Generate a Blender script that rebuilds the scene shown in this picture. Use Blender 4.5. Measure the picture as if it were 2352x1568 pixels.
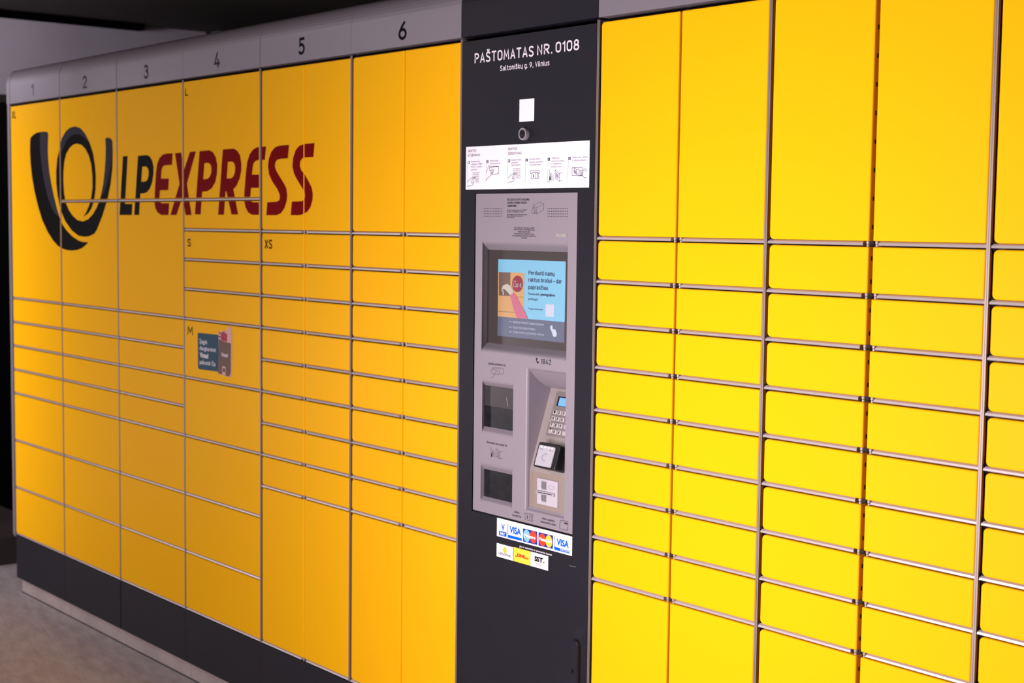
import bpy, math, random
from mathutils import Vector, Matrix
from mathutils.geometry import tessellate_polygon
random.seed(4)
C = bpy.context.scene.collection
for o in list(bpy.data.objects): bpy.data.objects.remove(o)

# ------------------------------------------------------------------ camera, world, light, exposure
FL = 1.477                       # floor to the seam under the tallest doors
F_PX, IW, IH = 3424.17, 2352, 1568
RX, RY, RZ = 1.49309471, -0.0119457713, 0.883731870
CAM = Vector((2.9152647, -2.2277834, 0.0257125 + FL))
cam = bpy.data.objects.new('camera', bpy.data.cameras.new('camera')); C.objects.link(cam)
cam.location = CAM; cam.rotation_euler = (RX, RY, RZ)
cam.data.sensor_width = 36.0; cam.data.lens = F_PX / IW * 36.0
cam.data.clip_start = 0.05; cam.data.clip_end = 60
cam.data.dof.use_dof = True; cam.data.dof.focus_distance = 3.05; cam.data.dof.aperture_fstop = 6.3
sc = bpy.context.scene; sc.camera = cam
sc.view_settings.view_transform = 'Standard'; sc.view_settings.look = 'None'
sc.view_settings.gamma = 1.0; sc.view_settings.exposure = 0.0; sc.view_settings.use_curve_mapping = False
w = bpy.data.worlds.new('world'); sc.world = w; w.use_nodes = True
w.node_tree.nodes['Background'].inputs[0].default_value = (0.75, 0.68, 0.8, 1)
w.node_tree.nodes['Background'].inputs[1].default_value = 0.04
def area(name, loc, aim, sx, sy, power, col):
    l = bpy.data.lights.new(name, 'AREA'); l.shape = 'RECTANGLE'; l.size = sx; l.size_y = sy
    l.energy = power; l.color = col
    o = bpy.data.objects.new(name, l); C.objects.link(o); o.location = loc
    o.rotation_euler = (Vector(aim) - Vector(loc)).to_track_quat('-Z', 'Y').to_euler(); return o
WARM = (1.0, 0.90, 0.93)
area('front_key_light', (0.90, -1.85, 1.02), (0.88, 0, 0.92), 0.9, 0.8, 68, WARM)  # unseen key light added free in the room, not an actual window
area('ceiling_lamp', (1.5, -1.4, 2.62), (1.4, -1.0, 0), 1.4, 0.4, 9, WARM)
area('ceiling_lamp', (-3.0, -2.0, 2.62), (-2.9, -1.6, 0), 1.2, 0.6, 22, WARM)
area('left_end_fill', (-3.12, -0.72, 1.27), (-2.95, 0.0, 1.27), 0.08, 2.1, 6.5, (1.0, 0.93, 0.98))  # tall fill added to brighten the left end, not a known fixture
area('low_left_fill', (-3.4, -2.0, 0.75), (-2.5, 0, 0.35), 0.8, 0.5, 15, WARM)  # low fill added to lift the lower left doors and floor
area('bulkhead_fill', (-4.2, -1.0, 2.3), (-5.3, 1.1, 2.3), 0.6, 0.4, 34, (0.97, 0.9, 1.0))  # out-of-view fill added to brighten the grey bulkhead

# ------------------------------------------------------------------ pixel -> plane helpers
ROT = Matrix(((0.63422516, -0.06756538, 0.77019047), (0.77305611, 0.04002694, -0.63307353), (0.01194549, 0.99691161, 0.07761792)))
def ray(u, v): return ROT @ Vector(((u - IW / 2) / F_PX, -(v - IH / 2) / F_PX, -1.0))
def P(u, v, y=0.0):
    d = ray(u, v); t = (y - CAM.y) / d.y; q = CAM + d * t; return (q.x, q.z)
def PX(u, v, x):
    d = ray(u, v); t = (x - CAM.x) / d.x; q = CAM + d * t; return (q.y, q.z)
def hit(u, v, p0, n):
    d = ray(u, v); return CAM + d * ((p0 - CAM).dot(n) / d.dot(n))

# ------------------------------------------------------------------ materials
def mat(name, col, rough=0.5, metal=0.0, emit=0.0, spec=0.5, bump=0.0, bscale=400, var=0.0, vscale=3.0, coat=0.0):
    m = bpy.data.materials.new(name); m.use_nodes = True; nt = m.node_tree; b = nt.nodes['Principled BSDF']
    b.inputs['Base Color'].default_value = (*col, 1); b.inputs['Roughness'].default_value = rough
    if 'vinyl' in name or 'print' in name: spec = min(spec, .12)
    b.inputs['Metallic'].default_value = metal; b.inputs['Specular IOR Level'].default_value = spec
    if coat: b.inputs['Coat Weight'].default_value = coat; b.inputs['Coat Roughness'].default_value = 0.2
    if emit: b.inputs['Emission Color'].default_value = (*col, 1); b.inputs['Emission Strength'].default_value = emit
    tc = nt.nodes.new('ShaderNodeTexCoord')
    if bump:
        n = nt.nodes.new('ShaderNodeTexNoise'); n.inputs['Scale'].default_value = bscale; n.inputs['Detail'].default_value = 2
        nt.links.new(tc.outputs['Object'], n.inputs['Vector'])
        bp = nt.nodes.new('ShaderNodeBump'); bp.inputs['Strength'].default_value = bump; bp.inputs['Distance'].default_value = 0.001
        nt.links.new(n.outputs['Fac'], bp.inputs['Height']); nt.links.new(bp.outputs['Normal'], b.inputs['Normal'])
    if var:
        n = nt.nodes.new('ShaderNodeTexNoise'); n.inputs['Scale'].default_value = vscale; n.inputs['Detail'].default_value = 5
        nt.links.new(tc.outputs['Object'], n.inputs['Vector'])
        r = nt.nodes.new('ShaderNodeValToRGB')
        r.color_ramp.elements[0].position = 0.3; r.color_ramp.elements[1].position = 0.7
        r.color_ramp.elements[0].color = (*[c * (1 - var) for c in col], 1); r.color_ramp.elements[1].color = (*[min(1, c * (1 + var)) for c in col], 1)
        nt.links.new(n.outputs['Fac'], r.inputs['Fac']); nt.links.new(r.outputs['Color'], b.inputs['Base Color'])
    return m
M = {}
M['yellow'] = mat('yellow_powder_coat', (0.88, 0.435, 0.004), 0.42, spec=.03, bump=0.12, bscale=900, var=0.012, vscale=2.0)
M['silver'] = mat('silver_lacquer', (0.215, 0.19, 0.22), 0.42, metal=0.2, spec=.4, bump=0.1, bscale=900)
M['bezel'] = mat('silver_bezel_paint', (0.27, 0.235, 0.27), 0.45, metal=0.1, spec=.4, bump=0.15, bscale=1500)
M['steel'] = mat('bare_steel', (0.27, 0.205, 0.185), 0.5, metal=0.5)
M['lip'] = mat('shelf_lip_steel', (0.50, 0.44, 0.455), 0.36, metal=0.4)
M['pin'] = mat('hinge_steel', (0.34, 0.27, 0.25), 0.55, metal=0.3)
M['anth'] = mat('anthracite_coat', (0.014, 0.013, 0.019), 0.45, spec=.16, bump=0.15, bscale=900, var=0.06, vscale=6)
M['dark'] = mat('cabinet_interior', (0.02, 0.013, 0.010), 0.7, var=0.1)
M['black'] = mat('black_plastic', (0.008, 0.007, 0.009), 0.35, var=0.1)
M['ink'] = mat('black_print', (0.006, 0.005, 0.006), 0.55, spec=.03, var=0.05)
M['inkgrey'] = mat('charcoal_print', (0.035, 0.032, 0.045), 0.55, spec=.03, var=0.05)
M['inkdim'] = mat('grey_print', (0.10, 0.10, 0.13), 0.5, var=0.05)
M['red'] = mat('dark_red_print', (0.17, 0.0, 0.0015), 0.55, spec=.03, var=0.03)
M['white'] = mat('white_vinyl', (0.83, 0.79, 0.85), 0.45, var=0.02)
M['whiteink'] = mat('white_print', (0.74, 0.68, 0.75), 0.5, var=0.02)
M['stickerink'] = mat('purple_black_print', (0.05, 0.035, 0.09), 0.5, var=0.05)
M['stickerdim'] = mat('mauve_grey_print', (0.30, 0.24, 0.36), 0.5, var=0.05)
M['plinth'] = mat('stainless_plinth', (0.42, 0.35, 0.345), 0.5, metal=0.2, var=0.18, vscale=5)
M['seal'] = mat('brown_sealant', (0.035, 0.022, 0.02), 0.7, var=0.2)

# ------------------------------------------------------------------ mesh helpers
WL = {}
class MB:
    def __init__(s): s.v = []; s.f = []; s.sm = []
    def add(s, vs, fs, sm=False):
        b = len(s.v); s.v += [tuple(x) for x in vs]
        for f in fs: s.f.append([b + i for i in f]); s.sm.append(sm)
        return s
    def box(s, x0, x1, y0, y1, z0, z1, b=0.0):
        x0, x1 = sorted((x0, x1)); y0, y1 = sorted((y0, y1)); z0, z1 = sorted((z0, z1))
        if not b:
            v = [(x, y, z) for x in (x0, x1) for y in (y0, y1) for z in (z0, z1)]
            return s.add(v, [(0, 1, 3, 2), (4, 6, 7, 5), (0, 4, 5, 1), (2, 3, 7, 6), (0, 2, 6, 4), (1, 5, 7, 3)])
        loops = [[(x0 + i, y, z0 + i), (x1 - i, y, z0 + i), (x1 - i, y, z1 - i), (x0 + i, y, z1 - i)] for y, i in ((y0, b), (y0 + b, 0), (y1 - b, 0), (y1, b))]
        return s.loft(loops, True)
    def loft(s, loops, caps=True, sm=False):
        n = len(loops[0]); vs = [p for l in loops for p in l]; fs = []
        for k in range(len(loops) - 1):
            for i in range(n):
                j = (i + 1) % n; a = k * n
                fs.append((a + i, a + j, a + n + j, a + n + i))
        s.add(vs, fs, sm)
        if caps: s.add(loops[0], [tuple(range(n))]); s.add(loops[-1], [tuple(range(n))[::-1]])
        return s
    def prismx(s, prof, x0, x1):        # prof = (y, z) outline
        return s.loft([[(x0, y, z) for y, z in prof], [(x1, y, z) for y, z in prof]])
    def prismz(s, prof, z0, z1):
        return s.loft([[(x, y, z0) for x, y in prof], [(x, y, z1) for x, y in prof]])
    def cyl(s, c, axis, r, h, n=16, r2=None, sm=True):
        a = Vector(axis).normalized(); t = Vector((0, 0, 1)) if abs(a.z) < .9 else Vector((1, 0, 0))
        e = a.cross(t).normalized(); g = a.cross(e); c = Vector(c); r2 = r if r2 is None else r2
        L = [[tuple(c + a * k * h + (e * math.cos(2 * math.pi * i / n) + g * math.sin(2 * math.pi * i / n)) * rr) for i in range(n)] for k, rr in ((0, r), (1, r2))]
        return s.loft(L, True, sm)
    def flat(s, loops, y, clip=None):   # loops of (x, z): outer + holes, filled on the plane y
        tri = tessellate_polygon([[Vector((a, b, 0)) for a, b in l] for l in loops])
        pts = [p for l in loops for p in l]
        for t in tri:
            poly = [pts[i] for i in t]
            if clip:
                poly = clip_rect(poly, *clip)
                if len(poly) < 3: continue
            ar = sum(poly[i][0] * poly[(i + 1) % len(poly)][1] - poly[(i + 1) % len(poly)][0] * poly[i][1] for i in range(len(poly)))
            if abs(ar) < 1e-12: continue
            if ar < 0: poly = poly[::-1]
            s.add([(a, y, b) for a, b in poly], [tuple(range(len(poly)))])
        return s
    def stroke(s, pts, wd, y, closed=False):
        pts = [tuple(p) for p in pts]; q = [pts[0]]
        for p in pts[1:]:
            if math.hypot(p[0] - q[-1][0], p[1] - q[-1][1]) > wd * .08: q.append(p)
        if len(q) < 2: return s
        if closed or (len(q) > 3 and math.hypot(q[0][0] - q[-1][0], q[0][1] - q[-1][1]) < wd * .3):
            closed = True
            if math.hypot(q[0][0] - q[-1][0], q[0][1] - q[-1][1]) < wd * .3: q.pop()
        n = len(q); s.k = getattr(s, 'k', 0) + 1; y -= 2.5e-5 * (s.k % 5)
        L = []
        for i in range(n):
            a = q[i - 1] if (i or closed) else None; c = q[(i + 1) % n] if (i < n - 1 or closed) else None; b = q[i]
            d1 = None if a is None else ((b[0] - a[0]), (b[1] - a[1])); d2 = None if c is None else ((c[0] - b[0]), (c[1] - b[1]))
            nr = lambda d: (d[0] / math.hypot(*d), d[1] / math.hypot(*d))
            e = 0
            if d1 is None: t = nr(d2); m = 1; bx, bz = b[0] - t[0] * wd * .35, b[1] - t[1] * wd * .35
            elif d2 is None: t = nr(d1); m = 1; bx, bz = b[0] + t[0] * wd * .35, b[1] + t[1] * wd * .35
            else:
                t1, t2 = nr(d1), nr(d2); t = (t1[0] + t2[0], t1[1] + t2[1]); l = math.hypot(*t)
                t = t1 if l < .2 else (t[0] / l, t[1] / l); m = min(1.6, 1 / max(.3, t[0] * t1[0] + t[1] * t1[1])); bx, bz = b
            h = wd / 2 * m; L.append(((bx - t[1] * h, y, bz + t[0] * h), (bx + t[1] * h, y, bz - t[0] * h)))
        vs = [p for l in L for p in l]
        return s.add(vs, [(2 * i, 2 * i + 1, (2 * i + 3) % (2 * n), (2 * i + 2) % (2 * n)) for i in range(n if closed else n - 1)])
    def build(s, name, m, parent=None, origin=None, kind=None, label=None):
        pw = WL[parent.name] if parent else Vector((0, 0, 0))
        og = Vector(origin) if origin is not None else pw
        me = bpy.data.meshes.new(name); me.from_pydata([tuple(Vector(p) - og) for p in s.v], [], s.f)
        me.materials.append(M[m] if isinstance(m, str) else m)
        for p, k in zip(me.polygons, s.sm): p.use_smooth = k
        me.update()
        return link(name, me, parent, og, kind, label)
def link(name, me, parent, og, kind=None, label=None):
    o = bpy.data.objects.new(name, me); C.objects.link(o)
    pw = WL[parent.name] if parent else Vector((0, 0, 0))
    o.parent = parent; o.location = Vector(og) - pw; WL[o.name] = Vector(og)
    if kind: o['kind'] = kind
    if label: o['label'] = label
    return o
def clip_rect(poly, x0, x1, z0, z1):
    for ax, val, sg in ((0, x0, 1), (0, x1, -1), (1, z0, 1), (1, z1, -1)):
        out = []
        for i in range(len(poly)):
            a, b = poly[i], poly[(i + 1) % len(poly)]
            ia, ib = sg * (a[ax] - val) >= 0, sg * (b[ax] - val) >= 0
            if ia: out.append(a)
            if ia != ib:
                t = (val - a[ax]) / (b[ax] - a[ax]); out.append((a[0] + t * (b[0] - a[0]), a[1] + t * (b[1] - a[1])))
        poly = out
        if not poly: return []
    return poly
def thing(name, loc, label, cat, group=None):
    o = bpy.data.objects.new(name, None); C.objects.link(o); o.location = loc; o.empty_display_size = .1
    WL[o.name] = Vector(loc); o['label'] = label; o['category'] = cat
    if group: o['group'] = group
    return o
# text
_tc = {}
def glyphs(s, bold=0.0):
    k = (s, bold)
    if k not in _tc:
        cu = bpy.data.curves.new('t', 'FONT'); cu.body = s; cu.resolution_u = 3; cu.offset = bold; cu.dimensions = '2D'; cu.fill_mode = 'BOTH'
        o = bpy.data.objects.new('t', cu); me = o.to_mesh()
        v = [(p.co.x, p.co.y) for p in me.vertices]; f = [tuple(p.vertices) for p in me.polygons]
        o.to_mesh_clear(); bpy.data.objects.remove(o); bpy.data.curves.remove(cu)
        _tc[k] = (v, f)
    return _tc[k]
CAPH = None
def text(mb, s, x0, x1, zb, cap, to3, bold=0.0, slant=0.0, dz=0.0):
    """s spans x0..x1 with baseline zb (rising by dz over the width) and cap height cap; to3 maps (a, b) to 3D"""
    global CAPH
    if CAPH is None: vv = glyphs('H')[0]; CAPH = max(y for _, y in vv)
    v, f = glyphs(s, bold)
    a = min(x for x, _ in v); b = max(x for x, _ in v); sx = (x1 - x0) / (b - a); sy = cap / CAPH
    mb.add([to3(x0 + (x - a) * sx + slant * y * sy, zb + y * sy + dz * (x - a) / (b - a)) for x, y in v], f)
def front(y): return lambda a, b: (a, y, b)
def tpx(mb, s, u0, v0, u1, v1, h, y=0.0, off=0.0004, bold=0.0):
    """text whose baseline runs from pixel (u0,v0) to (u1,v1), h pixels tall, on the plane y"""
    xa, za = P(u0, v0, y); xb, zb = P(u1, v1, y); um, vm = (u0 + u1) / 2, (v0 + v1) / 2
    c = P(um, vm - h, y)[1] - P(um, vm, y)[1]
    z = (za + zb) / 2
    text(mb, s, xa, xb, z, c, front(y - off), bold)
def _arc(cx, cy, rx, ry, a0, a1, n=8): return [(cx + rx * math.cos(math.radians(a0 + (a1 - a0) * i / n)), cy + ry * math.sin(math.radians(a0 + (a1 - a0) * i / n))) for i in range(n + 1)]
def _stad(w, y0, y1):
    r = w / 2; l = _arc(r, y1 - r, r, r, 0, 180) + _arc(r, y0 + r, r, r, 180, 360); return l + [l[0]]
_S = [(.46, .9), (.36, 1), (.14, 1), (.02, .88), (.02, .72), (.1, .6), (.36, .44), (.47, .32), (.48, .14), (.36, 0), (.12, 0), (0, .1)]
_s = [(.34, .66), (.24, .73), (.1, .73), (.01, .62), (.03, .48), (.3, .3), (.36, .18), (.28, 0), (.1, 0), (0, .06)]
_Pp = [(0, 0), (0, 1), (.2, 1)] + _arc(.2, .73, .27, .27, 90, -90) + [(0, .46)]
_bowl = _stad(.42, 0, .72); _n = [(0, .52), (.12, .72), (.3, .72), (.4, .58), (.4, 0)]
_car = [(.07, 1.02), (.18, .86), (.29, 1.02)]; _c = _arc(.21, .51, .21, .21, 20, 180) + _arc(.21, .21, .21, .21, 180, 340)
_u = [(0, .72), (0, .14), (.1, 0), (.28, 0), (.4, .16)]
GL = {'0': [_stad(.5, 0, 1)], 'O': [_stad(.52, 0, 1)], '1': [[(0, .8), (.2, 1), (.2, 0)]], '2': [_arc(.24, .75, .24, .25, 165, -25) + [(0, 0), (.5, 0)]],
 '3': [_arc(.22, .77, .23, .23, 150, -90) + _arc(.22, .27, .26, .27, 90, -150)], '4': [[(.30, 1), (0, .24), (.52, .24)], [(.37, .5), (.37, 0)]],
 '5': [[(.47, 1), (.1, 1), (.07, .56)] + _arc(.22, .31, .27, .31, 100, -140)], '6': [[(.40, 1), (.22, .78), (.05, .48), (.01, .28)], [(.26 + .25 * math.cos(a / 3), .29 + .29 * math.sin(a / 3)) for a in range(20)]],
 '7': [[(0, 1), (.48, 1), (.15, 0)]], '8': [[(.25 + .21 * math.cos(a / 3), .76 + .24 * math.sin(a / 3)) for a in range(20)], [(.25 + .25 * math.cos(a / 3), .26 + .26 * math.sin(a / 3)) for a in range(20)]],
 '9': [[(.25 + .25 * math.cos(a / 3), .70 + .30 * math.sin(a / 3)) for a in range(20)], [(.5, .7), (.42, .35), (.15, 0)]],
 'P': [_Pp], 'R': [_Pp, [(.2, .46), (.46, 0)]], 'A': [[(0, 0), (.25, 1), (.5, 0)], [(.08, .28), (.42, .28)]], 'S': [_S], 'Š': [_S, [(.12, 1.3), (.24, 1.13), (.36, 1.3)]],
 'T': [[(0, 1), (.5, 1)], [(.25, 1), (.25, 0)]], 'M': [[(0, 0), (.06, 1), (.3, .3), (.54, 1), (.6, 0)]], 'N': [[(0, 0), (0, 1), (.42, 0), (.42, 1)]], 'V': [[(0, 1), (.24, 0), (.48, 1)]],
 'I': [[(0, 0), (0, 1)]], 'L': [[(0, 1), (0, 0), (.36, 0)]], 'X': [[(0, 1), (.46, 0)], [(.46, 1), (0, 0)]], 'U': [[(0, 1), (0, .22)] + _arc(.24, .24, .24, .24, 180, 360) + [(.48, 1)]],
 'E': [[(.4, 1), (0, 1), (0, 0), (.4, 0)], [(0, .53), (.34, .53)]], 'Ė': [[(.4, 1), (0, 1), (0, 0), (.4, 0)], [(0, .53), (.34, .53)], [(.18, 1.17), (.22, 1.17)]],
 'a': [[(.06, .68), (.2, .74), (.34, .68), (.38, .5), (.38, 0)], [(.38, .42), (.14, .4), (.02, .28), (.02, .14), (.12, 0), (.28, 0), (.38, .12)]], 'b': [[(0, 1), (0, 0)], _bowl], 'c': [_c], 'č': [_c, _car], 'd': [[(.42, 1), (.42, 0)], _bowl],
 'e': [[(.02, .38), (.42, .38), (.42, .52), (.34, .72), (.1, .72), (.01, .54), (.01, .18), (.12, 0), (.38, .02)]], 'g': [_bowl, [(.42, .7), (.42, -.14), (.32, -.26), (.08, -.26)]], 'i': [[(0, 0), (0, .72)], [(0, .94), (0, .98)]],
 'k': [[(0, 0), (0, 1)], [(.36, .72), (0, .33)], [(.13, .42), (.38, 0)]], 'l': [[(0, 1), (0, .12), (.1, 0)]], 'n': [[(0, 0), (0, .72)], _n], 'm': [[(0, 0), (0, .72)], [(0, .52), (.1, .72), (.24, .72), (.32, .58), (.32, 0)], [(.32, .52), (.42, .72), (.56, .72), (.64, .58), (.64, 0)]],
 'o': [_bowl], 'p': [[(0, .72), (0, -.26)], _bowl], 'r': [[(0, 0), (0, .72)], [(0, .5), (.12, .7), (.26, .72)]], 's': [_s], 'š': [_s, _car], 't': [[(.08, .95), (.08, .12), (.2, 0), (.3, 0)], [(-.04, .7), (.28, .7)]],
 'u': [_u, [(.4, .72), (.4, 0)]], 'ų': [_u, [(.4, .72), (.4, 0), (.32, -.12), (.42, -.2)]], 'y': [[(0, .72), (.2, 0)], [(.4, .72), (.14, -.26)]], '.': [[(.02, .0), (.02, .04)]], ',': [[(.04, .05), (-.02, -.16)]], '–': [[(0, .38), (.4, .38)]]}
def spx(mb, s, u0, v0, u1, v1, h, y=0.0, off=.0004, wt=.13):
    """monoline lettering, same arguments as tpx; wt = stroke width over cap height"""
    xa, za = P(u0, v0, y); xb, zb = P(u1, v1, y); um, vm = (u0 + u1) / 2, (v0 + v1) / 2
    cap = P(um, vm - h, y)[1] - P(um, vm, y)[1]; z = (za + zb) / 2; wd = wt * cap
    k = 1 - wt; x = 0; segs = []
    for c in s:
        if c == ' ': x += .30; continue
        g = GL[c]; lo = min(p[0] for l in g for p in l); hi = max(p[0] for l in g for p in l)
        for l in g: segs.append([(x + p[0] - lo, p[1]) for p in l])
        x += hi - lo + .13 + wt
    x -= .13 + wt
    sx = (xb - xa - wd) / x if x > 0.01 else 1
    for l in segs:
        pts = [(xa + wd / 2 + a * sx, z + (wt / 2 + b * k) * cap) for a, b in l]
        mb.stroke(pts, wd, y - off)
def Q(pts, y=0.0): return [P(u, v, y) for u, v in pts]
def box_px(uL, uR, vT, vB, y=0.0):
    """upright rectangle on plane y: uL/uR at mid height, vT/vB at mid width"""
    um, vm = (uL + uR) / 2, (vT + vB) / 2
    return (P(uL, vm, y)[0], P(uR, vm, y)[0], P(um, vB, y)[1], P(um, vT, y)[1])
def rect(x0, x1, z0, z1): return [(x0, z0), (x1, z0), (x1, z1), (x0, z1)]
def rrect(x0, x1, z0, z1, r, n=4):
    rs = r if isinstance(r, (tuple, list)) else (r,) * 4      # bl, br, tr, tl
    out = []
    for (cx, cz, sx, sz, a0), rr in zip(((x0, z0, 1, 1, 180), (x1, z0, -1, 1, 270), (x1, z1, -1, -1, 0), (x0, z1, 1, -1, 90)), rs):
        for i in range(n + 1):
            a = math.radians(a0 + 90 * i / n)
            out.append((cx + sx * rr + rr * math.cos(a), cz + sz * rr + rr * math.sin(a)))
    return out
def ell(cx, cz, rx, rz, n=28): return [(cx + rx * math.cos(2 * math.pi * i / n), cz + rz * math.sin(2 * math.pi * i / n)) for i in range(n)]

# ------------------------------------------------------------------ setting
def noise_floor():
    m = bpy.data.materials.new('grey_stone'); m.use_nodes = True; nt = m.node_tree; b = nt.nodes['Principled BSDF']
    tc = nt.nodes.new('ShaderNodeTexCoord'); mp = nt.nodes.new('ShaderNodeMapping'); mp.inputs['Scale'].default_value = (3, 9, 3)
    mp.inputs['Rotation'].default_value = (0, 0, 0.5)
    nt.links.new(tc.outputs['Object'], mp.inputs['Vector'])
    n = nt.nodes.new('ShaderNodeTexNoise'); n.inputs['Scale'].default_value = 2.6; n.inputs['Detail'].default_value = 8; n.inputs['Roughness'].default_value = .68
    nt.links.new(mp.outputs['Vector'], n.inputs['Vector'])
    r = nt.nodes.new('ShaderNodeValToRGB'); r.color_ramp.elements[0].position = .30; r.color_ramp.elements[1].position = .72
    r.color_ramp.elements[0].color = (.26, .222, .225, 1); r.color_ramp.elements[1].color = (.43, .375, .385, 1)
    nt.links.new(n.outputs['Fac'], r.inputs['Fac']); nt.links.new(r.outputs['Color'], b.inputs['Base Color'])
    b.inputs['Roughness'].default_value = .55
    bp = nt.nodes.new('ShaderNodeBump'); bp.inputs['Strength'].default_value = .25; bp.inputs['Distance'].default_value = .002
    nt.links.new(n.outputs['Fac'], bp.inputs['Height']); nt.links.new(bp.outputs['Normal'], b.inputs['Normal'])
    return m
M['stone'] = noise_floor()
M['grout'] = mat('pale_grout', (0.40, 0.37, 0.38), 0.8, var=.1)
M['ceil'] = mat('dark_brown_ceiling', (0.030, 0.020, 0.014), 0.8, var=.2)
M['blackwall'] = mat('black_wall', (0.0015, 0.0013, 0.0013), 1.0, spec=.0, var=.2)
M['greywall'] = mat('grey_plaster', (0.40, 0.36, 0.40), 0.8, var=.04)
M['browndark'] = mat('dark_brown_stone', (0.03, 0.02, 0.018), 0.6, var=.2)
M['roomwall'] = mat('room_plaster', (0.30, 0.27, 0.29), 0.9, var=.03)
fl = MB().box(-7, 6, -5, 3.4, -.10, -.0006).build('floor', 'grout', kind='structure')
ang = math.radians(-12.3); ca, sa = math.cos(ang), math.sin(ang)
ox, oy = P(145, 1500, 0)[0], 0
d = ray(145, 1500); t = -CAM.z / d.z; O = CAM + d * t; ox, oy = O.x, O.y
TW, TD = 1.2, 0.6
tm = {}
for j in range(-9, 5):
    for i in range(-5, 8):
        sh = -.0 if j % 2 else .55
        a0, b0 = (i * TW + sh), j * TD
        cx, cy = a0 + TW / 2, b0 + TD / 2
        wx, wy = ox + ca * cx - sa * cy, oy + sa * cx + ca * cy
        cs = [(ox + ca * (a0 + p) - sa * (b0 + q), oy + sa * (a0 + p) + ca * (b0 + q)) for p, q in ((0, 0), (TW, 0), (TW, TD), (0, TD))]
        if min(c[0] for c in cs) < -6.4 or max(c[0] for c in cs) > 5.9 or min(c[1] for c in cs) < -4.9 or max(c[1] for c in cs) > 3.1: continue
        if max(c[0] for c in cs) < -3.75 : continue
        g = .0015
        if not tm:
            mb = MB(); h = [(-TW / 2, -TD / 2), (TW / 2, -TD / 2), (TW / 2, TD / 2), (-TW / 2, TD / 2)]
            mb.loft([[(x - math.copysign(g, x), y - math.copysign(g, y), z) for x, y in h] for z in (-.0006, 0)])
            o = mb.build('floor_tile', 'stone'); tm['m'] = o.data; o.parent = fl
        else:
            o = bpy.data.objects.new('floor_tile', tm['m']); C.objects.link(o); o.parent = fl
        o.location = (wx, wy, 0); o.rotation_euler = (0, 0, ang)
MB().box(-7, 6, -5, 3.4, 2.668, 2.78).build('ceiling', 'ceil', kind='structure')
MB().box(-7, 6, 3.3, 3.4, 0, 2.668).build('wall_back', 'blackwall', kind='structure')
MB().box(5.9, 6.0, -5, 3.3, 0, 2.668).build('wall_right', 'roomwall', kind='structure')
MB().box(-7, 5.9, -5, -4.9, 0, 2.668).build('wall_front', 'roomwall', kind='structure')
# left: dark stone ledge, black wall, grey bulkhead
MB().box(-7, -3.43, .05, 3.3, 0, .118).build('trim_1', 'browndark', kind='structure')
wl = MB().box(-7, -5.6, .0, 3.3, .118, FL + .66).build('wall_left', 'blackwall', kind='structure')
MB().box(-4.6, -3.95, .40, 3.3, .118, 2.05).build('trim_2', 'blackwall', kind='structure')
MB().box(-5.9, -5.5, .0, 2.215, FL + .73, 2.668).build('trim_3', 'greywall', kind='structure')
MB().box(-5.9, -5.52, .0, 3.3, FL + .66, FL + .73).build('trim_4', 'browndark', kind='structure')
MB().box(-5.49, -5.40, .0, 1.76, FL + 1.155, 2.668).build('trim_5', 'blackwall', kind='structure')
MB().box(-5.52, -5.40, 2.26, 2.275, FL + 1.10, 2.668).build('trim_6', 'greywall', kind='structure')

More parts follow.
